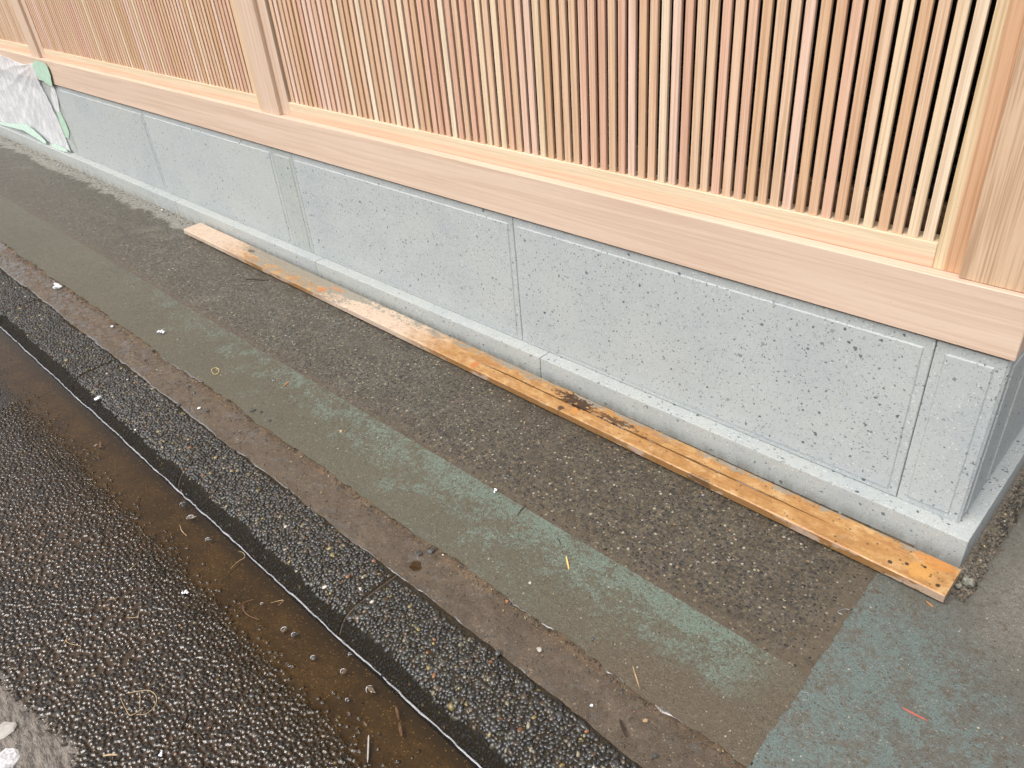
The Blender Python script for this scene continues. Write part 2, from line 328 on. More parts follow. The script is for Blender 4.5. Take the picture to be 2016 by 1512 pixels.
def m_paint(name, paint, under, edge, amount, right=False):
    m = MT(name); p = m.pos(); X, Y, Z = m.sep(p)
    a = m.noise(p, 13, 6, .74, .5); b = m.noise(p, 75, 5, .8); c = m.noise(p, 420, 3, .75); d = m.noise(p, 170, 4, .75); big = m.noise(p, 2.0, 3)
    near = m.math('ADD', m.math('MULTIPLY', m.mr(Y, -.72, -.50), 1.15), m.mr(X, -1.9, -1.2, -.5, 0)) if not right else m.mr(X, .45, -.12)
    fade = m.mr(X, -3.7, -2.1, .25, 1) if not right else m.math('MULTIPLY', m.mr(Y, -.12, -.30, .35, 1), m.mr(m.math('SUBTRACT', Y, m.math('MULTIPLY', X, -1.2)), .0, -.16, .1, 1))
    k = m.math('ADD', m.math('ADD', m.math('MULTIPLY', a, .60), m.math('MULTIPLY', b, .55)), m.math('ADD', m.math('MULTIPLY', d, .30), m.math('MULTIPLY', near, .10)))
    msk = m.math('MULTIPLY', m.mr(k, amount, amount + (.10 if not right else .12)), fade)
    und = m.mix(m.mr(big, .3, .7), under, tuple(u * .82 for u in under))
    und = m.mix(m.mr(b, .3, .75, 0, .6), und, tuple(u * 1.4 for u in under))
    und = m.mix(.10, und, paint)
    if right: und = m.mix(m.math('MULTIPLY', m.mr(m.math('ADD', X, m.math('MULTIPLY', a, .15)), .08, .20), m.mr(Y, -.30, -.05)), und, m.mix(m.mr(b, .3, .7), (.125, .112, .092), (.185, .170, .145)))
    col = m.mix(m.math('MULTIPLY', msk, .75), und, m.mix(m.mr(d, .3, .7), tuple(u * .80 for u in paint), tuple(u * 1.18 for u in paint)))
    if right: col = m.mix(m.math('MULTIPLY', m.mr(m.noise(p, 30, 5, .75), .57, .64), .75), col, (.085, .058, .034))
    if not right:
        wash = m.math('MAXIMUM', m.mr(m.math('ADD', X, m.math('MULTIPLY', a, .25)), -.13, -.02), m.math('MULTIPLY', m.mr(m.math('ADD', Y, m.math('MULTIPLY', a, .12)), -.52, -.60), m.mr(X, -.75, -.35)))
        col = m.mix(m.math('MULTIPLY', wash, .85), col, m.mix(m.mr(b, .3, .7), (.080, .060, .038), (.115, .086, .056)))
    col = m.mix(m.mr(c, .30, .70), m.mix(1, col, (.66, .66, .65), 'MULTIPLY'), m.mix(1, col, (1.28, 1.28, 1.28), 'MULTIPLY'))
    s, cc = m.specks(p, 130, -1.5, .34, 0, True); s2, c2 = m.specks(p, 260, -.9, .46, 1, True)
    col = m.mix(m.math('MULTIPLY', s, .8), col, m.ramp(cc[1], [(0, (.03, .03, .03)), (.6, (.06, .04, .03)), (.9, (.3, .26, .2)), (1, (.5, .45, .38))]))
    col = m.mix(m.math('MULTIPLY', s2, .7), col, m.ramp(c2[2], [(0, (.03, .025, .02)), (.75, (.07, .05, .035)), (1, (.36, .30, .21))]))
    m.set('Base Color', col).set('Roughness', m.mr(a, .3, .7, .30, .55)).set('Specular IOR Level', .5)
    m.set('Normal', m.bump(m.math('ADD', m.math('MULTIPLY', b, 1.0), m.math('MULTIPLY', d, .9)), .8, .003)); return m.m

def m_silt(name, c1, c2, c3, wetx=True, bs=.5):
    m = MT(name); p = m.pos(); X, Y, Z = m.sep(p)
    a = m.noise(p, 10, 6, .7, .5); b = m.noise(p, 70, 5, .8); c = m.noise(p, 420, 3, .75)
    col = m.mix(m.mr(a, .35, .65), c1, c2); col = m.mix(m.mr(b, .5, .75, 0, .6), col, c3)
    col = m.mix(m.mr(Y, -.752, -.735, 0, .5), col, (.20, .125, .065))
    col = m.mix(m.mr(c, .30, .70), m.mix(1, col, (.62, .60, .57), 'MULTIPLY'), m.mix(1, col, (1.3, 1.3, 1.28), 'MULTIPLY'))
    s, cc = m.specks(p, 230, -.8, .48, 0, True)
    col = m.mix(m.math('MULTIPLY', s, .8), col, m.ramp(cc[1], [(0, (.03, .025, .02)), (.5, (.10, .07, .04)), (1, (.42, .34, .24))]))
    wet = m.mr(m.noise(p, 14, 4, .7), .42, .56)
    col = m.mix(m.math('MULTIPLY', wet, .45), col, (.045, .031, .018))
    m.set('Base Color', col).set('Roughness', m.mr(wet, 0, 1, .5, .16)).set('Specular IOR Level', .5)
    m.set('Coat Weight', m.math('MULTIPLY', wet, .9)).set('Coat Roughness', .08)
    m.set('Normal', m.bump(m.math('ADD', m.math('MULTIPLY', b, .8), m.math('MULTIPLY', c, .8)), bs, .0042)); return m.m

def m_road():
    m = MT('wet_washed_gravel_road'); p = m.pos(); X, Y, Z = m.sep(p)
    a = m.noise(p, 7, 4, .6); b = m.noise(p, 120, 4, .65); v = m.vor(m.vm('MULTIPLY', p, (1, 1, 0)), 105)
    cc = m.n('ShaderNodeSeparateColor'); m.put(cc.inputs[0], v.outputs['Color'])
    far = m.math('MAXIMUM', m.mr(Y, -2.2, -2.5, 0, 1), m.mr(X, -4.6, -5.0, 0, 1))
    base = m.mix(m.mr(a, .35, .65), (.12, .078, .042), (.165, .112, .066)); base = m.mix(m.mr(m.math('ADD', Y, m.math('MULTIPLY', a, .12)), -1.30, -1.14), base, m.mix(m.mr(a, .35, .65), (.055, .034, .010), (.095, .062, .022)))
    pcol = m.ramp(cc.outputs[0], [(0, (.02, .022, .026)), (.5, (.05, .05, .05)), (.85, (.08, .06, .04)), (1, (.25, .2, .12))])
    col = m.mix(m.math('MULTIPLY', far, m.mr(v.outputs['Distance'], .3, .5, 1, 0)), base, pcol)
    m.set('Base Color', col).set('Roughness', .4).set('Specular IOR Level', .3).set('Coat Weight', .0).set('Coat Roughness', .05).set('Coat IOR', 1.5)
    h = m.math('ADD', m.math('MULTIPLY', b, 1.0), m.math('MULTIPLY', m.math('MULTIPLY', v.outputs['Distance'], -1.5), far))
    m.set('Normal', m.bump(h, .8, .004)); return m.m

def m_bed():
    m = MT('silty_gutter_bed'); p = m.pos(); a = m.noise(p, 9, 5, .65, .6); b = m.noise(p, 160, 3, .7)
    Y = m.sep(p)[1]; col = m.mix(m.mr(a, .35, .65), (.060, .036, .010), (.110, .072, .024)); col = m.mix(m.mr(b, .35, .7, 0, .7), col, (.035, .022, .008)); col = m.mix(m.mr(m.math('ADD', Y, m.math('MULTIPLY', a, .04)), -1.055, -1.02, 0, .7), col, (.025, .018, .011))
    s, cc = m.specks(p, 200, -1.6, .40, 0, True); col = m.mix(s, col, (.26, .18, .08)); s, cc = m.specks(p, 150, -.9, .42, 1, True); col = m.mix(m.math('MULTIPLY', s, .7), col, (.02, .014, .007))
    m.set('Base Color', col).set('Roughness', .6).set('Normal', m.bump(b, .5, .001)); return m.m
def m_water():
    m = MT('murky_shallow_water'); m.t.nodes.remove(m.b); p = m.pos()
    n = m.bump(m.noise(p, 16, 3), .10, .006)
    fr = m.n('ShaderNodeFresnel'); YY = m.sep(p)[1]; m.put(fr.inputs[0], m.mr(YY, -1.15, -1.30, 1.36, 1.66)); m.put(fr.inputs['Normal'], n)
    tr = m.n('ShaderNodeBsdfTransparent'); tr.inputs[0].default_value = (.84, .74, .58, 1)
    gl = m.n('ShaderNodeBsdfGlossy'); gl.inputs['Roughness'].default_value = .06; m.put(gl.inputs['Normal'], n)
    mx = m.n('ShaderNodeMixShader'); m.put(mx.inputs[0], fr.outputs[0]); m.put(mx.inputs[1], tr.outputs[0]); m.put(mx.inputs[2], gl.outputs[0])
    m.t.links.new(mx.outputs[0], m.out.inputs[0]); return m.m
def m_sheet():
    m = MT('milky_plastic_film'); p = m.pos(); n = m.noise(p, 9, 4, .6)
    m.set('Base Color', m.mix(m.mr(n, .3, .7), (.80, .80, .82), (.88, .88, .90))).set('Roughness', .35).set('Specular IOR Level', .5)
    m.set('Normal', m.bump(m.noise(m.vm('MULTIPLY', p, (1, 1, .4)), 26, 4, .65), .15, .003))
    tr = m.n('ShaderNodeBsdfTransparent'); mx = m.n('ShaderNodeMixShader')
    m.put(mx.inputs[0], m.mr(m.noise(m.vm('MULTIPLY', p, (1, 1, .5)), 16, 5, .75), .38, .66, .42, .74)); m.put(mx.inputs[1], tr.outputs[0]); m.put(mx.inputs[2], m.b.outputs[0])
    m.t.links.new(mx.outputs[0], m.out.inputs[0]); return m.m
PAVE = m_pavement()
GREEN = m_paint('worn_green_paint_on_concrete', (.140, .190, .155), (.090, .077, .052), None, .775)
TEAL = m_paint('worn_teal_paint_on_slab', (.116, .160, .150), (.102, .090, .072), None, .735, True)
MORT = m_silt('brown_silty_mortar', (.098, .072, .048), (.135, .102, .072), (.170, .135, .10), bs=.9)
MOSS = flat('dark_mossy_kerb_face', (.022, .015, .008), .6, 220, .5, .9, coat=.2)
def m_kerb():
    m = MT('kerb_matrix_with_moss_at_the_water_line'); p = m.pos(); Z = m.sep(p)[2]; n = m.noise(p, 160, 3); b = m.noise(p, 35, 4)
    low = m.mr(m.math('ADD', Z, m.math('MULTIPLY', m.math('SUBTRACT', b, .5), .02)), -.010, -.022)
    col = m.mix(m.mr(n, .3, .7), (.050, .040, .027), (.028, .021, .013)); col = m.mix(low, col, m.mix(n, (.018, .012, .005), (.010, .008, .004)))
    m.set('Base Color', col).set('Roughness', .75).set('Specular IOR Level', .15).set('Normal', m.bump(m.math('ADD', n, m.noise(p, 380, 3)), .9, .003)); return m.m
KERB = m_kerb()
BED = m_bed(); ROAD = m_road(); WATER = m_water(); FILM = m_sheet()
TAPE = flat('pale_green_masking_tape', (.40, .56, .44), .55, 40, .10, .2)
TAPE2 = flat('faded_masking_tape', (.56, .72, .62), .5, 40, .10, .2)
SNOW = flat('wet_snow', (.82, .85, .90), .5, 200, .08, .5)

# ------------------------------------------------------------------ ground and road
def zpav(X, Y): return .0012 * fbm(X, Y, 9, 3)
GX0, GX1 = -9.5, 4.5
YJ = lambda x: -.728 + .020 * fbm(x, x * 0, 5.5, 21) + .012 * fbm(x, x * 0 + 3, 30, 22) + .006 * fbm(x, x * 0 + 8, 95, 23)            # painted band / silt strip edge
YK = lambda x: -.846 + .016 * fbm(x, x * 0, 7, 31) + .006 * fbm(x, x * 0 + 5, 45, 32)
big = sheet('ground', [-60, 60], [-60, 60], lambda X, Y: X * 0 - .16, flat('dull_ground', (.07, .06, .045), .9, 3, .3, .1))
XB = lambda y: -.125 + .022 * (y + .3) * -1.0                                               # slab boundary leans a little
pav = sheet('pavement', lin(-9.5, -.10, .02), lin(-.482, .0, .02), zpav, PAVE)
sheet('inner_ground', lin(-9.5, -.0, .4), lin(.0, 3.2, .4), lambda X, Y: X * 0 - .004, flat('dark_bedding', (.05, .045, .04), .9, 20))
def grn_y(X, Y):
    t = (Y + .482) / (-.73 + .482)
    return -.482 + t * (YJ(X) + .482)
sheet('painted_band', lin(-9.5, -.115, .011), lin(-.73, -.482, .011), lambda X, Y: .0012 * fbm(X, Y, 9, 3) + .0009 * fbm(X, Y, 40, 4) + .0008, GREEN, yf=grn_y)
def silt_y(X, Y):
    t = (Y + .846) / (-.72 + .846); return YK(X) + t * (-.712 - YK(X))
def silt_z(X, Y):
    d = (YJ(X) - Y)
    e = np.clip((Y - YK(X)) / .02, 0, 1)
    hol = .006 * np.exp(-(((X + .985) / .030) ** 2 + ((Y + .792) / .020) ** 2) ** 2)
    return -hol + (-.0035 + .010 * fbm(X, Y, 16, 8) + .008 * fbm(X, Y, 55, 9)) * e - .0042 * (1 - e) + .0012 * fbm(X, Y, 150, 10)
sheet('silt_strip', lin(-9.5, -.09, .008), lin(-.846, -.72, .0075), silt_z, MORT, yf=silt_y)
sheet('puddle', lin(-1.03, -.94, .01), lin(-.822, -.762, .01), lambda X, Y: X * 0 - .0085, WATER)
def slab_z(X, Y):
    e = np.clip((.052 - X) / .01, 0, 1) * (Y > -.10)
    return .002 + .0016 * fbm(X, Y, 8, 5) - .006 * e
def slab_keep(cx, cy):
    return ~((cx < .047 + .004 * np.sin(cy * 90)) & (cy > -.093)) & (cx > XB(cy) + .010 * fbm(cx * 0, cy, 22, 6) + .008 * fbm(cx * 0 + 4, cy, 70, 7))
sheet('concrete_slab', np.concatenate([lin(-.16, .06, .003), lin(.066, .34, .006), lin(.36, 4.5, .09)]), np.concatenate([lin(-.85, .75, .0065), lin(.8, 3.2, .08)]), slab_z, TEAL, slab_keep)
GAPM = flat('crumbly_gap_mortar', (.15, .125, .095), .8, 180, .5, 1.0)
sheet('gap_filling', lin(-.02, .052, .006), lin(-.12, 3.0, .006), lambda X, Y: -.012 + .010 * fbm(X, Y, 45, 12) + .006 * fbm(X, Y, 110, 13), GAPM)
rg = np.random.default_rng(5)
P = hexpts(.012, .044, -.085, .9, .0052, .4, 3); Pz = -.0105 + .010 * fbm(P[:, 0], P[:, 1], 45, 12)
k = rg.random(len(P)) < .6; P = P[k]; Pz = Pz[k]
o = pebbles('gap_gravel', np.stack([P[:, 0], P[:, 1], Pz], 1), np.tile([0., 0, 1], (len(P), 1)), rg.uniform(.0014, .0034, len(P)), PEBD, sub=1, seed=9, dark=2.6)
tag(o, 'fine pale gravel filling the gap beside the plinth', 'gravel')

# kerb: profile of the cast pebbled stones
PROF = [(-.835, -.0075), (-.90, -.005), (-.96, -.006), (-.985, -.010), (-1.003, -.020), (-1.015, -.034), (-1.024, -.050), (-1.030, -.070), (-1.034, -.095)]
kerb = bpy.data.objects.new('kerb', None); C.objects.link(kerb); kerb['kind'] = 'structure'
kx = [-.17 - .8185 * i for i in range(-5, 12)]
for a, b in zip(kx[1:], kx[:-1]):
    xs = np.linspace(a + .003, b - .003, 40); V = []; F = []
    n = len(PROF) + 2
    for x in xs:
        V.append((x, -.815, -.10))
        for i, (y, z) in enumerate([(-.815, -.012)] + PROF):
            V.append((x, y + (.003 * fbm(x, y, 40, 55) if i > 4 else 0), z + .002 * fbm(x, y, 40, 56)))
    n = len(PROF) + 2
    for i in range(len(xs) - 1):
        for j in range(n - 1): F.append((i * n + j, (i + 1) * n + j, (i + 1) * n + j + 1, i * n + j + 1))
    F.append(tuple(range(n))); F.append(tuple(range((len(xs) - 1) * n, len(xs) * n))[::-1])
    ks = mk('kerb_stone', V, F, KERB, kerb, True)
sheet('kerb_joint_fill', lin(-9.4, 3.9, .25), [p[0] + .001 for p in PROF][::-1], lambda X, Y: np.interp(Y, [p[0] + .001 for p in PROF][::-1], [p[1] for p in PROF][::-1]) - .0022, MORT)
# pebbles of the kerb
arc = np.array(PROF); seg = np.linalg.norm(np.diff(arc, axis=0), axis=1); cs = np.concatenate([[0], np.cumsum(seg)])
def prof_at(s):
    y = np.interp(s, cs, arc[:, 0]); z = np.interp(s, cs, arc[:, 1]); y2 = np.interp(s + .004, cs, arc[:, 0]); z2 = np.interp(s + .004, cs, arc[:, 1])
    t = np.stack([y2 - y, z2 - z], 1); t /= np.linalg.norm(t, axis=1)[:, None] + 1e-9; return y, z, np.stack([np.zeros_like(y), t[:, 1], -t[:, 0]], 1)
Q = hexpts(-5.6, 1.1, .012, cs[-1] - .012, .0092, .34, 11); y, z, N = prof_at(Q[:, 1])
dj = np.min(np.abs(Q[:, 0][:, None] - np.array(kx)[None]), 1)
edge = fbm(Q[:, 0], Q[:, 1], 9, 61)
k = (np.where(abs(Q[:, 0] + .9885) < .1, dj > .0065 + .012 * edge, dj > .0035 + .010 * edge)) & (Q[:, 1] > .016 + .020 * edge) & (Q[:, 1] < .166 + .035 * edge)
Pk = np.stack([Q[:, 0], y, z], 1)[k]; Nk = N[k]; k2 = inview(Pk, 1.9); Pk = Pk[k2]; Nk = Nk[k2]
rr = rg.uniform(.0034, .0066, len(Pk)) * np.where(rg.random(len(Pk)) < .06, 1.35, 1)
nr = (Pk[:, 0] > -2.6) & inview(Pk, 1.08)
for sel, sub in ((nr, 2), (~nr, 1)):
    o = pebbles('kerb_pebbles', Pk[sel] + Nk[sel] * .0006, Nk[sel], rr[sel], PEB, kerb, sub, seed=3 + sub, dark=1.25)
k = (dj > .004) & (Q[:, 1] >= .166 + .035 * edge)
Pk = np.stack([Q[:, 0], y, z], 1)[k]; Nk = N[k]; k2 = inview(Pk, 1.9); Pk = Pk[k2]; Nk = Nk[k2]
pebbles('mossy_pebbles', Pk - Nk * .0005, Nk, rg.uniform(.0025, .0050, len(Pk)), m_pebble('muddy_pebble', .85, .0), kerb, 1, seed=8, dark=.30)

# gutter bed, water, road
ZW = -.060
def road_z(X, Y):
    d = -1.03 - Y
    z = np.interp(d, [0, .04, .10, .125, .17, .35, .7, 1.4, 6], [-.078, -.074, -.070, -.0665, -.0625, -.057, -.048, -.034, -.02])
    return z + .0022 * fbm(X, Y, 6, 71) + .0012 * fbm(X, Y, 28, 72)
sheet('gutter_bed', lin(-9.5, 3.9, .03), lin(-1.19, -1.025, .01), lambda X, Y: road_z(X, Y) + .0006, BED)
sheet('road', lin(-9.5, 3.9, .03), np.concatenate([lin(-6, -2.3, .1), lin(-2.28, -1.15, .015)]), road_z, ROAD)
wat = sheet('gutter_water', lin(-9.5, 3.9, .05), lin(-1.10, -1.026, .02), lambda X, Y: X * 0 + ZW, WATER)
# meniscus where the water climbs the kerb; pale base colour paints its sky glint
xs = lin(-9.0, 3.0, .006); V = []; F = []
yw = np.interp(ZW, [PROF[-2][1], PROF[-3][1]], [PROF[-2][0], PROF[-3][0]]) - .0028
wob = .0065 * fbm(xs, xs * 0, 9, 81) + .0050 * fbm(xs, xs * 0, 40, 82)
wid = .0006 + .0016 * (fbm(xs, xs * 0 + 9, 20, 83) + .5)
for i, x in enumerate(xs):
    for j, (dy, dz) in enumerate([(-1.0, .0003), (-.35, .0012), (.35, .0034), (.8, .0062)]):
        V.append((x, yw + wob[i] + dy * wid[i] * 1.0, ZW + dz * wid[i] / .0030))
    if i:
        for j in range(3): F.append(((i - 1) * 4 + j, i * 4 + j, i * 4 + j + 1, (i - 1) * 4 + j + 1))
EDGE_GLINT = flat('painted_edge_glint', (.25, .245, .255), .15, 60, .3, .1, spec=.8, coat=1)
o = mk('water_edge', V, F, EDGE_GLINT, None, True); o['kind'] = 'structure'

# beads of water along the seams of the pavement, their sheen painted in grey
def bead(yf, zf, x0, x1, seed, thr, w0, name):
    xs = lin(x0, x1, .005); on = fbm(xs, xs * 0, 5, seed) + .35 * fbm(xs, xs * 0, 30, seed + 1); V = []; F = []; prev = None
    for x, q in zip(xs, on):
        ww = w0 * np.clip((q - thr) * 9, 0, 1) * (.5 + 1.2 * (float(fbm(x, 0, 55, seed + 2)) * 1.7 + .35))
        if ww < w0 * .06: prev = None; continue
        y = float(yf(np.array([x]))[0]) + .0035 * float(fbm(x, 3, 60, seed + 3)); z = float(zf(np.array([x]), np.array([y]))[0]); n = len(V)
        V += [(x, y - ww, z - .0004), (x, y - ww * .3, z + .0012), (x, y + ww * .5, z + .0014), (x, y + ww, z - .0004)]
        if prev is not None:
            for j in range(3): F.append((prev + j, n + j, n + j + 1, prev + j + 1))
        prev = n
    o = mk(name, V, F, BEAD, None, True); o['kind'] = 'structure'
BEAD = flat('painted_seam_sheen', (.12, .11, .10), .2, 300, .6, .9, spec=.8, coat=.8)
bead(lambda x: YK(x) + .002, lambda x, y: x * 0 - .0036, -4.6, .0, 501, -.06, .0030, 'kerb_seam_water')
bead(lambda x: YJ(x) - .001, lambda x, y: x * 0 + .0002, -.86, -.25, 511, -.02, .0036, 'near_seam_water')
bead(lambda x: YJ(x) - .001, lambda x, y: x * 0 + .0002, -3.1, -2.2, 521, -.05, .0022, 'far_seam_water')

# washed gravel of the road
D = .0106
Q = hexpts(-4.6, .9, -2.15, -1.08, D, .34, 15)
bound = -1.172 + .03 * fbm(Q[:, 0], Q[:, 1] * 0, 3, 91) + .035 * fbm(Q[:, 0], Q[:, 1], 14, 92)
keep = (Q[:, 1] < bound) | (rg.random(len(Q)) < np.clip(.50 * np.exp(-(Q[:, 1] - bound) / .022), 0, .5))
bare = fbm(Q[:, 0], Q[:, 1], 5, 93)
Z = road_z(Q[:, 0], Q[:, 1]); Pq = np.stack([Q[:, 0], Q[:, 1], Z + .0002], 1)
keep &= inview(Pq, 1.5)
keep &= ~((bare > .12) & (rg.random(len(Q)) < .30))
Pq = Pq[keep]; rr = rg.uniform(.0028, .0050, len(Pq)) * np.where(rg.random(len(Pq)) < .03, 1.5, 1)
near = (Pq[:, 0] > -1.9) & inview(Pq, 1.06)
Nq = np.tile([0., 0, 1.], (len(Pq), 1))
for sel, sub in ((near, 2), (~near, 1)):
    o = pebbles('road_gravel', Pq[sel] + np.array([0, 0, .0008]), Nq[sel], rr[sel], PEB, None, sub, flat=(.40, .75), seed=20 + sub, dark=1.1)
    tag(o, 'small wet pebbles washed out of the road surface, %s' % ('nearest the camera' if sub == 2 else 'further along the gutter'), 'gravel')

# thin film of melt water standing between the road pebbles; it climbs each pebble a little
fx = lin(-2.75, .10, .0021); fy = lin(-1.86, -1.10, .0021)
DM = np.full((len(fy), len(fx)), .02)
sel = Pq[:, 0] > -2.8; PX_ = Pq[sel][:, 0]; PY_ = Pq[sel][:, 1]; PR_ = rr[sel]
ii = np.round((PX_ - fx[0]) / .0021).astype(int); jj = np.round((PY_ - fy[0]) / .0021).astype(int)
for dj_ in range(-4, 5):
    for di_ in range(-4, 5):
        a_ = ii + di_; b_ = jj + dj_; ok = (a_ >= 0) & (a_ < len(fx)) & (b_ >= 0) & (b_ < len(fy))
        d_ = np.hypot(fx[a_[ok]] - PX_[ok], fy[b_[ok]] - PY_[ok]) - PR_[ok] * .85
        np.minimum.at(DM, (b_[ok], a_[ok]), d_)
def film_z(X, Y):
    lvl = np.maximum(road_z(X, Y) + .0013 + .0016 * fbm(X, Y, 11, 95) + .0005 * fbm(X, Y, 90, 96), ZW)
    D_ = DM if X.shape == DM.shape else np.full(X.shape, .02)
    up = .0034 * np.exp(-np.clip(D_, 0, 1) / .0014) * np.clip((-1.105 - Y) / .02, 0, 1)
    return lvl + up
FXX, FYY = np.meshgrid(fx, fy); vis = inview(np.stack([FXX, FYY, FXX * 0 - .05], -1).reshape(-1, 3), 1.10).reshape(FXX.shape)
def film_keep(cx, cy):
    return inview(np.stack([cx, cy, cx * 0 - .05], 1), 1.08)
sheet('melt_water', fx, fy, film_z, WATER, film_keep)
sheet('melt_water', lin(-9.5, -2.75, .03), lin(-2.4, -1.10, .015), film_z, WATER)
sheet('melt_water', lin(-2.75, 3.9, .03), lin(-2.4, -1.86, .015), film_z, WATER, lambda a, b: ~((a > 9)))

# flush aggregate that stands a little proud in the pavement
Q = hexpts(-2.3, -.13, -.475, -.02, .0125, .5, 25); Q = Q[rg.random(len(Q)) < .40]
Pp = np.stack([Q[:, 0], Q[:, 1], np.full(len(Q), -.0006)], 1)
Pp = Pp[inview(Pp, 1.05)]
o = pebbles('flush_aggregate', Pp, np.tile([0., 0, 1], (len(Pp), 1)), rg.uniform(.002, .0046, len(Pp)), m_pebble('worn_aggregate', .45, .3), None, 1, flat=(.28, .42), seed=31, dark=.70)
tag(o, 'dark stones showing in the exposed aggregate pavement', 'aggregate')

# loose grit and crumbs on the paving
def grit(name, x0, x1, yfun, n, r, zfun, seed, label, dark, mat=None):
    g = np.random.default_rng(seed); X_ = g.uniform(x0, x1, n); Y_ = yfun(X_, g); P_ = np.stack([X_, Y_, zfun(X_, Y_)], 1)
    P_ = P_[inview(P_, 1.06)]
    o_ = pebbles(name, P_, np.tile([0., 0, 1], (len(P_), 1)), g.uniform(*r, len(P_)), mat or GRIT, None, 1, flat=(.5, .9), seed=seed, dark=dark)
    tag(o_, label, 'grit')
GRIT = m_pebble('damp_grit', .6, .2)
grit('seam_grit', -4.2, -.1, lambda x, g: YJ(x) - .004 - np.abs(g.normal(0, .010, len(x))), 1000, (.0007, .0024), lambda x, y: x * 0 - .0002, 601, 'crumbs along the torn edge of the painted band', 2.6)
grit('silt_grit', -4.2, -.1, lambda x, g: g.uniform(-.84, -.735, len(x)), 1500, (.0008, .0024), lambda x, y: silt_z(x, y) + .0006, 611, 'fine grit scattered over the brown silt strip', 2.4)
grit('paving_grit', -4.2, .3, lambda x, g: g.uniform(-.73, -.14, len(x)), 2600, (.0006, .0018), lambda x, y: x * 0 + .0012, 621, 'fine grit scattered over painted band, pavement and slab', 2.8)
grit('wall_foot_grit', -7.0, -3.3, lambda x, g: -np.abs(g.normal(0, .035, len(x))) - .004, 420, (.0015, .0040), lambda x, y: x * 0 + .0008, 631, 'pale mortar crumbs along the foot of the plinth left of the timber', 5)

# ------------------------------------------------------------------ stone base wall
YS, ZP, ZS = .04347, .07717, .5112
base = thing('stone_base_wall', 'low speckled grey stone wall with projecting plinth under the wooden lattice', 'wall', (-3, .05, 0))
def panel(name, x0, x1, mat, side=False, mg=.020):
    """block with a raised field: margin, small chamfer, field. side=True faces +X (x0,x1 are y values)"""
    z0, z1 = ZP + .0008, ZS; d = .0032; c = .0026; g = .0010
    R0 = [(x0 + g, z0), (x1 - g, z0), (x1 - g, z1), (x0 + g, z1)]
    e = .0022
    def ring(a, b, dy): return [(x0 + a, z0 + b, dy), (x1 - a, z0 + b, dy), (x1 - a, z1 - b, dy), (x0 + a, z1 - b, dy)]
    m = mg; mz = .016
    rings = [ring(g, 0, .13), ring(g, 0, d + e), ring(g + e, e, d), ring(m, mz, d), ring(m + c * 1.1, mz + c * 1.1, 0)]
    # top margin is a little wider than the bottom one
    for q in (3, 4): rings[q][2] = (rings[q][2][0], rings[q][2][1] - .006, rings[q][2][2]); rings[q][3] = (rings[q][3][0], rings[q][3][1] - .006, rings[q][3][2])
    V = []
    for rgn in rings:
        for (a, z, dy) in rgn:
            V.append((a, YS - d + dy, z) if not side else (XS + d - dy, a, z))
    F = []
    for i in range(4):
        for j in range(4):
            q = (i * 4 + j, i * 4 + (j + 1) % 4, (i + 1) * 4 + (j + 1) % 4, (i + 1) * 4 + j); F.append(q if not side else q)
    F.append((16, 17, 18, 19)); F.append((3, 2, 1, 0))
    return mk(name, V, F, mat, base)
XS = -.0352
J = [-.1744, -1.3930, -2.6142]
panel('stone_block', -1.3930, -.1744, STONE); panel('stone_block', -2.6142, -1.3930, STONE)
panel('pilaster_block', -2.768, -2.6142, STONE3); panel('stone_block', -3.9957, -2.768, STONE); panel('stone_block', -5.232, -3.9957, STONE)
panel('pilaster_block', -5.385, -5.232, STONE3); panel('stone_block', -6.61, -5.385, STONE); panel('stone_block', -7.83, -6.61, STONE)
# corner block with raised fields on both faces
def corner_block():
    z0, z1 = ZP + .0008, ZS; d = .0032; c = .003; ch = .006
    x0, x1 = J[0] + .0012, XS; y0, y1 = YS, YS + .145
    bm = bmesh.new()
    def v(*p): return bm.verts.new(p)
    zt = [z0, z1]
    prof = [(x0, y1), (x0, y0), (x1 - ch, y0), (x1, y0 + ch), (x1, y1)]
    lo = [v(a, b, z0) for a, b in prof]; hi = [v(a, b, z1) for a, b in prof]
    for i in (0, 2, 4):
        j = (i + 1) % 5; bm.faces.new((lo[i], lo[j], hi[j], hi[i]))
    bm.faces.new(hi); bm.faces.new(lo[::-1])
    def field(A, B, off):           # A,B lower corners of the face, off = outward vector
        A = Vector(A); B = Vector(B); t = (B - A).normalized(); up = Vector((0, 0, 1)); off = Vector(off)
        H = z1 - z0
        o = [A, B, B + up * H, A + up * H]
        m1 = [A + t * .02 + up * .016, B - t * .018 + up * .016, B - t * .018 + up * (H - .022), A + t * .02 + up * (H - .022)]
        m2 = [A + t * .023 + up * .019 + off, B - t * .021 + up * .019 + off, B - t * .021 + up * (H - .025) + off, A + t * .023 + up * (H - .025) + off]
        R = [[bm.verts.new(p) for p in r] for r in (o, m1, m2)]
        for i in range(2):
            for j in range(4): bm.faces.new((R[i][j], R[i][(j + 1) % 4], R[i + 1][(j + 1) % 4], R[i + 1][j]))
        bm.faces.new(R[2])
    field((x0, y0, z0), (x1 - ch, y0, z0), (0, -d, 0)); field((x1, y0 + ch, z0), (x1, y1, z0), (d, 0, 0))
    bmesh.ops.remove_doubles(bm, verts=bm.verts, dist=1e-5); bmesh.ops.recalc_face_normals(bm, faces=bm.faces); bm.verts.index_update()
    V = [tuple(q.co) for q in bm.verts]; F = [[q.index for q in f.verts] for f in bm.faces]; bm.free()
    mk('corner_block', V, F, STONE3 if False else STONE, base)
corner_block()
for a, b in ((.1905, 1.41), (1.41, 2.63)): panel('stone_block', a, b, STONE, True)
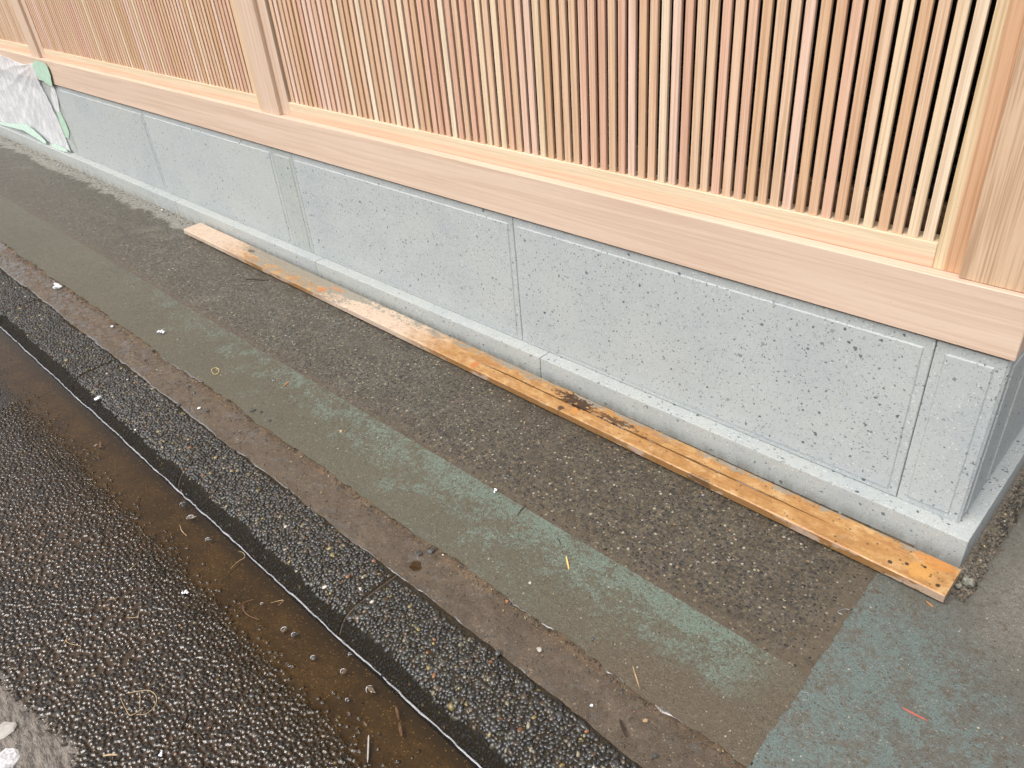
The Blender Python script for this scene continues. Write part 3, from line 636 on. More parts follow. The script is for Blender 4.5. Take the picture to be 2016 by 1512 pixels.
# plinth stones
def plinth(x0, x1, y0, y1, mat=STONE2):
    bm = bmesh.new(); bm_box(bm, x0 + .0011, x1 - .0011, y0, y1, -.03, ZP, .0022, 2); bm.verts.index_update()
    V = [tuple(q.co) for q in bm.verts]; F = [[q.index for q in f.verts] for f in bm.faces]; bm.free()
    return mk('plinth_stone', V, F, mat, base)
K = [-.0, -1.277, -2.551, -3.836, -5.131, -6.41, -7.69]
for i in range(1, 6): plinth(K[i + 1], K[i], 0.0, .12)
plinth(K[1], .0011, 0.0, .0755)
for a, b in ((.0765, 1.30), (1.302, 2.55)):
    bm = bmesh.new(); bm_box(bm, -.12, .0, a, b, -.03, ZP, .0022, 2); bm.verts.index_update()
    V = [tuple(q.co) for q in bm.verts]; F = [[q.index for q in f.verts] for f in bm.faces]; bm.free(); mk('plinth_stone', V, F, STONE2, base)
DARKM = flat('dark_joint_backing', (.07, .068, .062), .9, 50, .2)
box('backing_core', -7.83, -.16, .10, .17, .0, ZS - .004, DARKM, base, 0)
box('backing_core', -.15, -.09, .18, 2.6, .0, ZS - .004, DARKM, base, 0)

# ------------------------------------------------------------------ lattice fence on top
ZB0, ZB1 = .5205, .6564; YB = .03147; XE = -.02866
fence = thing('lattice_fence', 'new pale cedar lattice fence with close vertical slats standing on the stone wall', 'fence', (-3, .09, ZB0))
def wbox(name, x0, x1, y0, y1, z0, z1, mat, parent, bev=.0012): return box(name, x0, x1, y0, y1, z0, z1, mat, parent, bev)
wbox('sill_beam', -7.83, XE, YB, .150, ZB0, ZB1, W_BEAM, fence, .0016)
W_BEAMY = wood('planed_cypress_return_beam', 'y', (.645, .50, .395), (.52, .375, .28), 60, var=0.35, contrast=0.55)
wbox('return_beam', XE - .118, XE, .1505, 2.6, ZB0, ZB1, W_BEAMY, fence, .0016)
TOPZ = 1.86
YP = .0435
PX = [(-2.762, -2.630), (-5.401, -5.275), (-8.03, -7.90)]
for a, b in PX[:2]: wbox('post', a, b, YP, .150, ZB1, TOPZ, W_POST, fence, .0018)
wbox('corner_post', -.1662, -.0400, YP, .148, ZB1, TOPZ, W_CPOST, fence, .0025)
wbox('rear_post', -.1662, -.0400, 1.38, 1.50, ZB1, TOPZ, W_CPOST, fence, .0025)
wbox('head_beam', -7.83, -.010, .022, .165, TOPZ, TOPZ + .13, W_BEAM, fence, .002)
wbox('head_beam', -.150, -.010, .1655, 2.6, TOPZ, TOPZ + .13, W_BEAMY, fence, .002)
YR = .0602; RZ = .7093; SW = .0205; PITCH = .03033; SD = .0095
bm = bmesh.new(); bm_box(bm, -SW / 2, SW / 2, 0, SD, 0, TOPZ - .045 - RZ, .0010); slat_me = bpy.data.meshes.new('slat'); bm.to_mesh(slat_me); bm.free(); slat_me.materials.append(W_SLAT)
rs = random.Random(4)
def wp(o):
    p = Vector(o.location); q = o.parent
    while q is not None: p = p + Vector(q.location); q = q.parent
    return p
def bay(xl, xr, x_first, n, stile_l=.0, stile_r=.0):
    """frame parts and slats between two posts; slats counted from the right"""
    fr = wbox('lattice_frame', xl, xr, YR, YR + .045, ZB1 + .0006, RZ, W_RAIL, fence, .0010)
    wbox('top_rail', xl, xr, YR, YR + .045, TOPZ - .045, TOPZ - .0006, W_RAIL, fr, .001)
    if stile_l: wbox('stile', xl - stile_l, xl - .0004, YR - .0005, YR + .045, ZB1 + .0006, TOPZ - .0006, W_POST, fr, .001)
    if stile_r: wbox('stile', xr + .0004, xr + stile_r, YR - .0005, YR + .045, ZB1 + .0006, TOPZ - .0006, W_STILE, fr, .001)
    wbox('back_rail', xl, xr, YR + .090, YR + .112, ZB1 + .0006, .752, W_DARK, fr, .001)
    f0 = wp(fr)
    for i in range(n):
        x = x_first + SW / 2 - i * PITCH + rs.uniform(-.0006, .0006)
        o = link('slat', slat_me, fr); o.location = Vector((x, YR + .0062 + rs.uniform(-.0004, .0004), RZ - .0002)) - f0
    return fr
bay(-2.5720, -.2216, -.253, 77, .0578, .0550)
bay(-5.2070, -2.8100, -2.8400, 79, .0675, .0475)
bay(-7.78, -5.4450, -5.4755, 76, .04, .0435)
# return lattice on the +X side
bm = bmesh.new(); bm_box(bm, -SD, 0, -SW / 2, SW / 2, 0, TOPZ - .045 - RZ, .001); slat_y = bpy.data.meshes.new('slat_return'); bm.to_mesh(slat_y); bm.free(); slat_y.materials.append(W_SLAT)
XR = -.0570
fr = wbox('lattice_frame', XR - .045, XR, .149, 1.379, ZB1 + .0006, RZ, W_BEAMY, fence, .001)
wbox('top_rail', XR - .045, XR, .149, 1.379, TOPZ - .045, TOPZ - .0006, W_BEAMY, fr, .001)
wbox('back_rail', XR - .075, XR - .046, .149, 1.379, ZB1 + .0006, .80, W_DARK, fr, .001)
f0 = wp(fr)
for i in range(40):
    o = link('slat', slat_y, fr); o.location = Vector((XR - .006, .170 + i * PITCH, RZ - .0002)) - f0

# unlit yard behind the lattice: dark colours on boards and stones paint its shade
shed = thing('dark_store_building', 'dark timber store behind the lattice, boards darkened and unseen cover added to keep it unlit', 'building', (-3, 2, 0))
box('rear_wall', -7.8, -.06, 2.62, 2.66, -.004, 2.45, flat('shade_dark_boards', (.030, .022, .017), .9, 9, .3), shed, .002)
box('side_wall', -.110, -.062, 1.52, 2.60, .66, 2.45, flat('shade_dark_side_boards', (.05, .032, .02), .9, 9, .3), shed, .002)
box('added_shade_roof', -7.9, -.04, .055, 2.75, 2.47, 2.53, flat('added_dark_cover', (.05, .045, .04), .8, 9, .3), shed, .002)  # unseen cover added to keep daylight out of the space behind the slats
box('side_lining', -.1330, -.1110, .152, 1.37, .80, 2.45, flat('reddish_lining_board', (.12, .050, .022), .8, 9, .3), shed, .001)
box('end_wall', -7.82, -7.79, .17, 2.6, .0, 2.45, flat('shade_dark_end_boards', (.03, .022, .017), .9, 9, .3), shed, .002)
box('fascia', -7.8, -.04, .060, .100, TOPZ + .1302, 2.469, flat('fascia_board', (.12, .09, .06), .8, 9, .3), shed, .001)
Q = hexpts(-2.6, -.15, .2, 2.55, .042, .4, 77)
hz = .25 + .20 * (Q[:, 1] - .2) / 2.3 + .10 * fbm(Q[:, 0], Q[:, 1], 2.5, 78)
o = pebbles('dark_rubble', np.stack([Q[:, 0], Q[:, 1], hz], 1), np.tile([0., 0, 1], (len(Q), 1)), rg.uniform(.016, .032, len(Q)), m_pebble('dark_rubble_stone', .7, .1), None, 1, flat=(.5, .8), seed=40, dark=.8)
tag(o, 'dark loose rubble heaped behind the lattice', 'rubble')
sheet('rubble_bed', lin(-2.7, -.13, .1), lin(.175, 2.6, .1), lambda X, Y: .24 + .20 * (Y - .2) / 2.3 + .10 * fbm(X, Y, 2.5, 78), flat('dark_earth', (.02, .017, .013), .95, 30, .3))

# ------------------------------------------------------------------ loose timber
def m_timber():
    m = MT('wet_weathered_timber'); p = m.pos(); X, Y, Z = m.sep(p); ob = m.vm('MULTIPLY', p, (.03, 1, 1))
    g = m.noise(m.vm('MULTIPLY', p, (.035, 1, 1)), 170, 3, .6, .3); g2 = m.noise(ob, 60, 3); a = m.noise(m.vm('MULTIPLY', p, (.45, 1, 1)), 34, 5, .72); b = m.noise(m.vm('MULTIPLY', p, (.6, 1, 1)), 120, 4, .7); big = m.noise(p, 4, 3)
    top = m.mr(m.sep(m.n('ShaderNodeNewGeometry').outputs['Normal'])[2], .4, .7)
    col = m.mix(m.mr(g2, .35, .65), (.42, .215, .070), (.50, .285, .110)); col = m.mix(m.mr(g, .48, .62, 0, .35), col, (.32, .145, .045))
    col = m.mix(m.mr(a, .42, .60, 0, .75), col, (.33, .155, .048)); mo = m.noise(m.vm('MULTIPLY', p, (.8, 1, 1)), 26, 5, .75); col = m.mix(m.mr(mo, .50, .66, 0, .55), col, (.62, .43, .22)); col = m.mix(m.mr(mo, .48, .36, 0, .45), col, (.28, .125, .035))
    # front face is coloured darker than the top
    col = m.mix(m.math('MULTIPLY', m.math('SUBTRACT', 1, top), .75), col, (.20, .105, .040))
    xw = m.math('ADD', X, m.math('MULTIPLY', m.math('SUBTRACT', a, .5), .55))
    pale = m.math('MAXIMUM', m.mr(xw, -2.85, -3.25), m.math('MULTIPLY', m.mr(xw, -2.50, -2.20), m.mr(xw, -1.58, -1.95)))
    col = m.mix(m.math('MULTIPLY', pale, m.mr(b, .2, .7, .95, .65)), col, (.64, .53, .43))
    # pale lower smear on the front face
    fp = m.math('MULTIPLY', m.math('SUBTRACT', 1, top), m.mr(m.noise(m.vm('MULTIPLY', p, (.35, 1, 1)), 26, 4, .6), .50, .56))
    col = m.mix(m.math('MULTIPLY', fp, .7), col, (.46, .36, .29))
    # grey dried slurry
    gz = m.math('MULTIPLY', m.mr(X, -3.05, -2.85), m.mr(X, -2.10, -2.25))
    yb = m.math('MULTIPLY', m.math('ADD', Y, m.math('MULTIPLY', X, -.0072)), 1)
    back = m.mr(yb, -.066, -.036)
    thr = m.math('SUBTRACT', .62, m.math('ADD', m.math('MULTIPLY', gz, .135), m.math('MULTIPLY', back, .14)))
    k = m.math('SUBTRACT', m.math('ADD', m.math('MULTIPLY', a, .6), m.math('MULTIPLY', b, .4)), thr)
    gm = m.math('MULTIPLY', m.math('MULTIPLY', m.mr(k, 0, .018), top), m.mr(X, -3.15, -3.0))
    col = m.mix(m.math('MULTIPLY', gm, .88), col, (.25, .245, .205))
    def blob(cx, cy, rx, ry, colr, str_=1, jag=.9):
        q = m.vm('DIVIDE', m.vm('SUBTRACT', p, (cx, cy, .03)), (rx, ry, 1.0))
        d = m.vm('LENGTH', q) if False else m.n('ShaderNodeVectorMath', operation='LENGTH')
        m.put(d.inputs[0], q); dd = m.math('ADD', d.outputs['Value'], m.math('MULTIPLY', m.math('SUBTRACT', b, .5), jag * 2))
        return m.mr(dd, .75, 1.05, str_, 0)
    for cx, cy, rx, ry, cl, s_ in [(-2.385, -.088, .022, .026, (.52, .20, .07), .8), (-1.475, -.108, .014, .022, (.50, .17, .05), .85), (-2.33, -.05, .05, .01, (.5, .21, .08), .7),
                                   (-1.045, -.098, .012, .024, (.52, .22, .05), .9), (-.040, -.045, .05, .035, (.52, .21, .045), .7), (-.055, -.10, .03, .03, (.60, .30, .07), .6)]:
        col = m.mix(blob(cx, cy, rx, ry, cl, s_, .5), col, cl)
    for cx, cy, rx, ry, s_, jg in [(-1.075, -.062, .065, .020, .97, 2.2), (-1.045, -.080, .035, .014, .95, 1.6), (-.93, -.070, .085, .012, .85, 2.4), (-1.13, -.056, .05, .010, .7, 2.6), (-1.09, -.118, .012, .012, .9, .8), (-1.40, -.137, .02, .006, .85, .8), (-.115, -.115, .006, .006, .95, .4), (-.085, -.098, .005, .005, .95, .3), (-.052, -.083, .0045, .0045, .95, .3), (-.012, -.118, .005, .006, .95, .3), (-.60, -.136, .04, .010, .6, 1.0), (-3.00, -.055, .03, .012, .7, 1.4)]:
        col = m.mix(blob(cx, cy, rx, ry, None, s_, jg), col, (.035, .018, .010))
    s, cc = m.specks(p, 120, -1.3, .42); col = m.mix(m.math('MULTIPLY', s, .75), col, (.05, .03, .02))
    dirt = m.noise(m.vm('MULTIPLY', p, (.5, 1, 1)), 75, 5, .8); col = m.mix(m.mr(dirt, .56, .70, 0, .55), col, (.16, .085, .035)); fn = m.noise(p, 500, 2, .7); col = m.mix(m.mr(fn, .3, .7, .25, 0), col, (.12, .06, .02))
    m.set('Base Color', col).set('Roughness', m.mr(a, .3, .7, .28, .5)).set('Specular IOR Level', .45)
    m.set('Normal', m.bump(m.math('ADD', m.math('MULTIPLY', g, .6), m.math('MULTIPLY', gm, .5)), .45, .0012)); return m.m
TIMB = m_timber()
def timber():
    n = 240; V = []; F = []; T = .0305; Wd = .0985
    for i in range(n):
        t = i / (n - 1); x = -3.535 + t * 3.545
        yf = -.1135 + t * (-.1375 + .1135) + .0012 * fbm(x, 0, 6, 201); zc = 0
        crack = 1.0 if -1.60 < x < -.25 else 0.0
        wc = .0034 * crack * (min(1, (x + 1.60) / .25) * min(1, (-.25 - x) / .15)) * (0.45 + 1.1 * (fbm(x, 0, 14, 202) + .5)) if crack else 0.00001
        yc = yf + .046 + (.0065 * (x + .9)) + .0030 * fbm(x, 0, 9, 203)
        sh = .004 * (1 if t < .002 else 0)
        P = [(yf + .004, .0055), (yf - .0003, .009), (yf, T - .003), (yf + .0028, T - .0002), (yf + .02, T), (yc - wc, T + .0003), (yc - wc * .8, T - .024 * crack - .0001), (yc + wc * .8, T - .024 * crack - .0001), (yc + wc, T), (yf + .078, T + .0003), (yf + Wd - .0025, T - .0003), (yf + Wd, T - .003), (yf + Wd, .0040)]
        for (y, z) in P:
            xx = x
            if i == 0: xx = x - .010 + .36 * (y - yf) * -.25
            V.append((xx, y + .0006 * fbm(x, y, 22, 204), z + .0008 * fbm(x, y, 30, 205)))
    m = 13
    for i in range(n - 1):
        for j in range(m - 1): F.append((i * m + j, (i + 1) * m + j, (i + 1) * m + j + 1, i * m + j + 1))
        F.append((i * m + m - 1, (i + 1) * m + m - 1, (i + 1) * m, i * m))
    F.append(tuple(range(m))); F.append(tuple(range((n - 1) * m, n * m))[::-1])
    o = mk('timber_plank', V, F, TIMB)
    bm = bmesh.new(); bm.from_mesh(o.data); bmesh.ops.recalc_face_normals(bm, faces=bm.faces); bm.to_mesh(o.data); bm.free()
    return tag(o, 'long wet orange timber with a split and grey stains lying along the plinth', 'timber')
timber()

# ------------------------------------------------------------------ plastic sheet and tape at the far left
def film_sheet():
    nu, nv = 150, 90; V = []; F = []
    for j in range(nv):
        v = j / (nv - 1)
        for i in range(nu):
            u = i / (nu - 1)                                # 0 left, 1 right
            xr = np.interp(v, [0, .25, .5, .6, .8, 1], [-5.385, -5.42, -5.385, -5.36, -5.36, -5.345])
            x = -7.25 + u * (xr + 7.25)
            zt = np.interp(x, [-7.25, -6.4, -5.95, -5.6, -5.38], [.60, .625, .625, .598, .622])
            zb = np.interp(x, [-7.25, -6.75, -6.3, -6.0, -5.85, -5.72, -5.6, -5.345], [.09, .085, .12, .155, .12, .084, .083, .086])
            z = zt + v * (zb - zt)
            ang = math.atan2(.63 - z, -5.36 - x + .02); dist = math.hypot(x + 5.36, z - .63)
            ph = ang * 24 + 2.5 * float(fbm(x, z, 2, 301)); rip = .0075 * (abs(math.sin(ph)) ** .6 - .5) * min(1, dist * 4) * math.exp(-dist * .7) + .007 * float(fbm(x * 2, z, 5, 302)) + .0035 * abs(float(fbm(x, z * 2.2, 13, 303)))
            y = float(np.interp(z, [.46, .53], [.0320, .0235])) + rip * .8
            V.append((x, min(y, .0295 if z > .515 else .0375), z))
    for j in range(nv - 1):
        for i in range(nu - 1): a = j * nu + i; F.append((a, a + 1, a + nu + 1, a + nu))
    o = mk('plastic_sheet', V, F, FILM, None, True)
    md = o.modifiers.new('thick', 'SOLIDIFY'); md.thickness = .0003
    return tag(o, 'creased milky plastic sheet taped over the far left stone blocks', 'plastic sheet')
film_sheet()
def tape(pts, y, mat, label, lift=.0015, bend=0):
    """a ragged piece of tape: outline in the wall plane, real thickness"""
    V = []; F = []; cx = sum(p[0] for p in pts) / len(pts); cz = sum(p[1] for p in pts) / len(pts); n = len(pts)
    fine = []
    for i in range(n):
        a, b = pts[i], pts[(i + 1) % n]
        for k in range(4):
            t = k / 4; x = a[0] + (b[0] - a[0]) * t; z = a[1] + (b[1] - a[1]) * t
            fine.append((x + .0025 * random.uniform(-1, 1), z + .0025 * random.uniform(-1, 1)))
    n = len(fine); R = [1.0, .66, .33]
    for r in R:
        for (x, z) in fine:
            xx = cx + (x - cx) * r; zz = cz + (z - cz) * r
            V.append((xx, y - lift * (1 + 1.0 * float(fbm(xx * 3, zz * 3, 6, 310))), zz))
    V.append((cx, y - lift, cz))
    for k in range(2):
        for i in range(n): F.append((k * n + i, k * n + (i + 1) % n, (k + 1) * n + (i + 1) % n, (k + 1) * n + i))
    for i in range(n): F.append((2 * n + i, 2 * n + (i + 1) % n, 3 * n))
    o = mk('masking_tape', V, F, mat, None, False); md = o.modifiers.new('thick', 'SOLIDIFY'); md.thickness = .0003
    return tag(o, label, 'tape', 'green masking tape on the plastic sheet')
tape([(-5.392, .612), (-5.33, .640), (-5.264, .650), (-5.16, .648), (-5.118, .630), (-5.125, .575), (-5.150, .540), (-5.165, .512), (-5.225, .512), (-5.30, .528), (-5.375, .535), (-5.388, .57)], .0215, TAPE, 'wide pale green tape stuck on the wooden beam at the top of the plastic sheet', .001)
tape([(-5.335, .345), (-5.285, .372), (-5.262, .330), (-5.246, .262), (-5.25, .222), (-5.30, .182), (-5.37, .176), (-5.385, .176), (-5.372, .25), (-5.345, .31)], .0385, TAPE, 'narrow green tape down the right edge of the plastic sheet on the stone', .001)
tape([(-5.225, .512), (-5.20, .505), (-5.205, .45), (-5.255, .37), (-5.275, .345), (-5.32, .33), (-5.345, .36), (-5.32, .44), (-5.26, .49)], .0380, FILM, 'torn grey flap of film between the two green tapes', .0015)
tape([(-5.66, .098), (-5.55, .112), (-5.46, .115), (-5.36, .112), (-5.345, .090), (-5.45, .083), (-5.60, .083)], .012, TAPE2, 'faded green tape along the foot of the plastic sheet beside the pilaster', .001)
tape([(-6.75, .082), (-6.35, .112), (-6.0, .148), (-5.84, .114), (-5.735, .083), (-5.70, .108), (-5.83, .150), (-5.98, .185), (-6.36, .140), (-6.75, .100)], .008, TAPE2, 'long whitish green tape edging the bottom of the plastic sheet', .001)

# ------------------------------------------------------------------ snow slush in the near left corner
def m_slush():
    m = MT('dirty_melting_snow'); p = m.pos(); X, Y, Z = m.sep(p)
    q = m.vm('MULTIPLY', p, (1, 2.6, 1)); q = m.vm('MULTIPLY', m.vm('ADD', p, m.vm('MULTIPLY', m.vm('SCALE', (1, 0, 0), Y), (1, 0, 0))), (1, 3.2, 1)); a = m.noise(q, 24, 6, .72, .2); b = m.noise(p, 120, 4, .75)
    wh = m.math('MULTIPLY', m.mr(Z, -.036, -.020), m.mr(b, .3, .6, .3, 1))
    col = m.mix(m.mr(a, .38, .60), (.070, .056, .040), (.26, .22, .18)); col = m.mix(m.math('MULTIPLY', wh, m.mr(m.math('ADD', m.noise(p, 12, 5, .7), m.mr(Y, -1.63, -1.72, 0, .25)), .50, .60)), col, (.66, .65, .66)); col = m.mix(m.mr(b, .58, .75, 0, .6), col, (.45, .43, .41))
    m.set('Base Color', col).set('Roughness', .25).set('Coat Weight', .8).set('Coat Roughness', .08).set('Subsurface Weight', .25).set('Subsurface Radius', (.02, .015, .012)).set('Subsurface Scale', .3)
    m.set('Normal', m.bump(m.math('ADD', m.math('MULTIPLY', a, 2.0), b), .8, .006)); return m.m
def sl_h(X, Y):
    # distance past the slush front, running from (-1.50,-1.60) to (-1.06,-1.60)
    front = np.interp(X, [-2.2, -1.45, -1.30, -1.18, -1.05, -.95], [-1.66, -1.60, -1.575, -1.555, -1.62, -1.78])
    d = front - Y + .035 * fbm(X, Y, 12, 402) + .02 * fbm(X, Y, 40, 403)
    return d
def sl_z(X, Y):
    d = sl_h(X, Y); h = np.clip(d, 0, .4)
    return road_z(X, Y) + .001 + .005 * np.clip(d * 25, -1, 1) + .04 * h + .020 * np.clip(h * 9, 0, 1) * (fbm(X * 1.0 + Y * 1.0, Y * 3.0, 16, 404) + .20) + .003 * fbm(X, Y, 50, 405)
o = sheet('snow_slush', lin(-2.3, -.85, .005), lin(-2.2, -1.5, .005), sl_z, m_slush(), keep=lambda a, b: sl_h(a, b) > -.02, kind='stuff')
tag(o, 'dirty melting snow slush on the wet road in the near corner', 'snow')
def chunk(name, c, r, mat, label, cat, seed, group=None, sub=2, rough=.18, parent=None):
    rg = np.random.default_rng(seed); v, f = ICO[sub]; v = v * (1 + rough * rg.standard_normal((len(v), 1))) * np.array(r)
    a = rg.uniform(0, 6.28); v = np.stack([v[:, 0] * math.cos(a) - v[:, 1] * math.sin(a), v[:, 0] * math.sin(a) + v[:, 1] * math.cos(a), v[:, 2]], 1) + np.array(c)
    o = mk(name, v, f, mat, parent, False)
    if label: tag(o, label, cat, group)
    return o
ICE = flat('cloudy_ice', (.40, .37, .33), .25, 60, .12, .5, coat=.8)
chunk('ice_lump', gz((4, 1440), -.036), (.030, .020, .006), ICE, 'cloudy flat lump of ice lying on the slush', 'ice', 5, None, 2, .10)
CRUST = flat('crusted_snow', (.52, .51, .51), .35, 150, .3, .9, coat=.5)
chunk('ice_lump', gz((2, 1506), -.036), (.036, .028, .007), CRUST, 'whiter crusted lump of snow at the near edge of the slush', 'snow', 6, None, 2, .12)

# ------------------------------------------------------------------ small things lying about
def fluff(c, r, label, seed, n=9, group='white flecks of wet snow on the ground'):
    rg = np.random.default_rng(seed); V = []; F = []; v, f = ICO[1]
    for k in range(n):
        s = r * rg.uniform(.25, .55); o = rg.normal(0, .45, 3) * r; o[2] = abs(o[2]) * .5
        q = v * s * (1 + .25 * rg.standard_normal((len(v), 1))) * np.array([1, 1, .6]) + o + np.array(c); F += [tuple(t + len(V) for t in p) for p in f.tolist()]; V += q.tolist()
    return tag(mk('snow_fleck', V, F, SNOW, None, True), label, 'snow', group)
fluff((-3.471, -.754, .006), .020, 'largest white snow fleck, on the edge of the painted band at far left', 1, 14)
fluff((-2.656, -.653, .006), .013, 'white snow fleck alone on the green painted band, left part', 2, 10)
fluff((-2.885, -.757, .002), .008, 'small white snow fleck on the brown strip beside the painted band', 3)
fluff((-2.423, -1.002, -.010), .011, 'round white snow fleck on the rim of the pebbled kerb', 4, 12)
fluff((-2.052, -.811, .002), .007, 'small white snow fleck on the brown strip near the pebbled kerb', 5)
fluff((-1.007, -.485, .004), .006, 'white snow fleck where the green band meets the pavement', 6)
fluff((-1.400, -1.205, ZW + .006), .0075, 'white snow fleck on the wet road gravel beside the water', 7, 10)
fluff((-.408, -.815, .002), .0035, 'tiny white snow fleck on the brown strip at the near end', 8)
fluff((-1.02, -1.445, -.046), .005, 'white snow fleck on road gravel close to the slush', 9)
DKS = flat('dark_wet_pebble_mat', (.045, .05, .048), .25, 100, .3, .2, coat=.8); PALE = flat('pale_stone_chip_mat', (.40, .37, .32), .5, 80, .25, .6); GST = flat('grey_green_stone_mat', (.21, .21, .17), .6, 90, .3, .7)
BRK = flat('orange_brown_grit_mat', (.42, .20, .09), .5, 80, .2, .4); TAN = flat('tan_chip_mat', (.42, .29, .16), .5, 80, .2, .4)
chunk('pebble', (-.637, -.849, .003), (.0085, .0065, .005), DKS, 'round dark pebble lying on the edge between brown strip and kerb', 'pebble', 11, None, 2, .02)
chunk('pebble', (-.253, -.819, .002), (.0050, .0042, .004), DKS, 'small dark pebble on the brown strip, nearest the camera', 'pebble', 12, None, 2, .02)
chunk('stone_chip', (-.576, -.784, .003), (.0060, .0048, .004), PALE, 'pale angular stone chip in the middle of the brown strip', 'stone', 13)
chunk('stone_chip', (.030, -.042, .004), (.0085, .0135, .009), GST, 'grey green angular stone beside the end of the timber', 'stone', 14)
chunk('stone_chip', (.0165, -.062, .001), (.006, .0065, .006), GST, 'smaller grey stone tucked against the end of the timber', 'stone', 15)
chunk('stone_chip', (-.309, -.773, .003), (.0055, .003, .003), TAN, 'pinkish tan chip on the near end of the brown strip', 'stone', 16)
chunk('stone_chip', (-.720, -.735, .002), (.0036, .003, .003), BRK, 'small orange brown chip on the seam beside the green band', 'stone', 17)
chunk('stone_chip', (-.715, -.662, .003), (.0040, .0036, .003), PALE, 'small pale chip on the green band near the yellow splinter', 'stone', 18)
chunk('stone_chip', (-1.568, -.590, .003), (.0065, .0045, .003), TAN, 'flat tan chip on the middle of the green band', 'stone', 19)
chunk('pebble', (-.505, -.690, .003), (.0040, .0034, .003), DKS, 'small dark pebble on the green band above the seam', 'pebble', 20, None, 2, .03)
for i, (x, y, r, lb) in enumerate([(-2.215, -.768, .006, 'largest dark crumb of the little group on the brown strip'), (-2.245, -.760, .0045, 'dark crumb just left of the largest crumb on the brown strip'), (-2.16, -.775, .005, 'dark crumb right of the largest crumb on the brown strip'),
        (-2.52, -.785, .006, 'lone dark crumb on the left part of the brown strip'), (-2.02, -.800, .006, 'dark crumb on the brown strip before the white fleck'), (-2.13, -.845, .007, 'dark crumb on the edge of the pebbled kerb'),
        (-1.895, -.705, .009, 'large dark grit lump at the torn edge of the green band'), (-1.865, -.692, .006, 'small grit lump beside the large one at the torn edge'), (-1.80, -.700, .007, 'third grit lump right of the torn edge of the green band'),
        (-.975, -.742, .009, 'black wet lump on the brown strip beside the seam'), (-.992, -.765, .008, 'black lump in the small puddle hollow of the brown strip'), (-2.56, -.735, .007, 'dark pebble lodged in the seam notch at far left')]):
    chunk('grit_lump', (x, y, .001), (r, r * .7, r * .55), DKS, lb, 'grit', 50 + i, 'dark grit lumps on the brown strip')
YEL = flat('yellow_wood_splinter_mat', (.78, .50, .16), .45, 200, .15, .3); ORG = flat('orange_wood_splinter_mat', (.42, .20, .07), .45, 200, .15, .3); STRW = flat('straw_mat', (.40, .29, .16), .5, 200, .2, .3)
RED = flat('red_plastic_shred_mat', (.42, .12, .08), .4, 100, .1, .2); DKT = flat('dark_twig_mat', (.035, .022, .014), .5, 150, .3, .5); WIRE = flat('galvanised_wire', (.55, .57, .58), .3, 100, .1, .1, metal=.8); BRT = flat('brown_stalk_mat', (.11, .055, .025), .4, 150, .3, .5)
def splinter(a, b, wd, mat, label, name='wood_splinter', cat='splinter', z=.004, th=.0025, group=None):
    A = Vector((a[0], a[1], z)); B = Vector((b[0], b[1], z)); t = (B - A).normalized(); s = Vector((-t.y, t.x, 0)); L = (B - A).length; V = []; F = []
    prof = [(0, .35), (.12, .8), (.5, 1), (.85, .8), (1, .3)]
    for u, k in prof:
        c = A + t * L * u
        for q in ((-1, 0), (1, 0), (.8, 1), (-.8, 1)): V.append(tuple(c + s * wd * .5 * k * q[0] + Vector((0, 0, th * q[1]))))
    for i in range(4):
        for j in range(4): F.append((i * 4 + j, i * 4 + (j + 1) % 4, (i + 1) * 4 + (j + 1) % 4, (i + 1) * 4 + j))
    F.append((3, 2, 1, 0)); F.append((16, 17, 18, 19))
    return tag(mk(name, V, F, mat), label, cat, group)
splinter((-.705, -.545), (-.672, -.573), .0042, YEL, 'bright yellow wood splinter lying on the green painted band', z=.0015)
splinter((-.018, -.151), (-.002, -.157), .0032, ORG, 'short orange splinter on the slab by the end of the timber', z=.0035)
splinter((.043, -.434), (.088, -.431), .0038, RED, 'thin red plastic shred on the teal slab', 'plastic_shred', 'plastic', z=.0035, th=.0012)
splinter((-1.945, -.536), (-1.935, -.562), .0048, ORG, 'small orange splinter on the upper edge of the green band', z=.0015)
splinter((-2.245, -1.084), (-2.205, -1.098), .008, BRT, 'dark reddish splinter floating in the gutter water', z=ZW + .0004)
splinter((-.348, -.802), (-.316, -.823), .0065, DKT, 'dark wet sliver on the brown strip at the near end', z=.0)
splinter((-.40, -.69), (-.36, -.722), .0025, TAN, 'thin tan sliver on the seam near the camera', z=.001)
splinter((-.745, -1.056), (-.715, -1.071), .006, BRT, 'pale edged stalk floating in the near gutter water', z=ZW + .0004)
splinter((-.710, -1.075), (-.682, -1.091), .007, BRT, 'second stalk end just right of the first in the near gutter water', z=ZW + .0004)
splinter((-.735, -1.135), (-.690, -1.172), .0042, PALE, 'long pale sliver standing out of the gravel at the water edge', z=ZW + .002)
def crv(name, pts, r, mat, label, cat, z=None, group=None, taper=.6, n=5):
    P = []
    for i in range(len(pts) - 1):
        p0 = pts[max(i - 1, 0)]; p1 = pts[i]; p2 = pts[i + 1]; p3 = pts[min(i + 2, len(pts) - 1)]
        for k in range(5):
            t = k / 5; P.append(tuple(.5 * ((2 * b) + (-a + c) * t + (2 * a - 5 * b + 4 * c - d) * t * t + (-a + 3 * b - 3 * c + d) * t ** 3) for a, b, c, d in zip(p0, p1, p2, p3)))
    P.append(tuple(pts[-1]))
    o = tube(name, P, r, mat, None, n, taper)
    return tag(o, label, cat, group)
def wirepts(l, z): return [gz(p, z) for p in l]
crv('straw_stem', wirepts([(248, 1365), (270, 1361), (292, 1359), (306, 1368), (308, 1382), (300, 1396), (285, 1406), (268, 1407)], -.044), .0011, STRW, 'looped straw stem lying on the road gravel', 'straw')
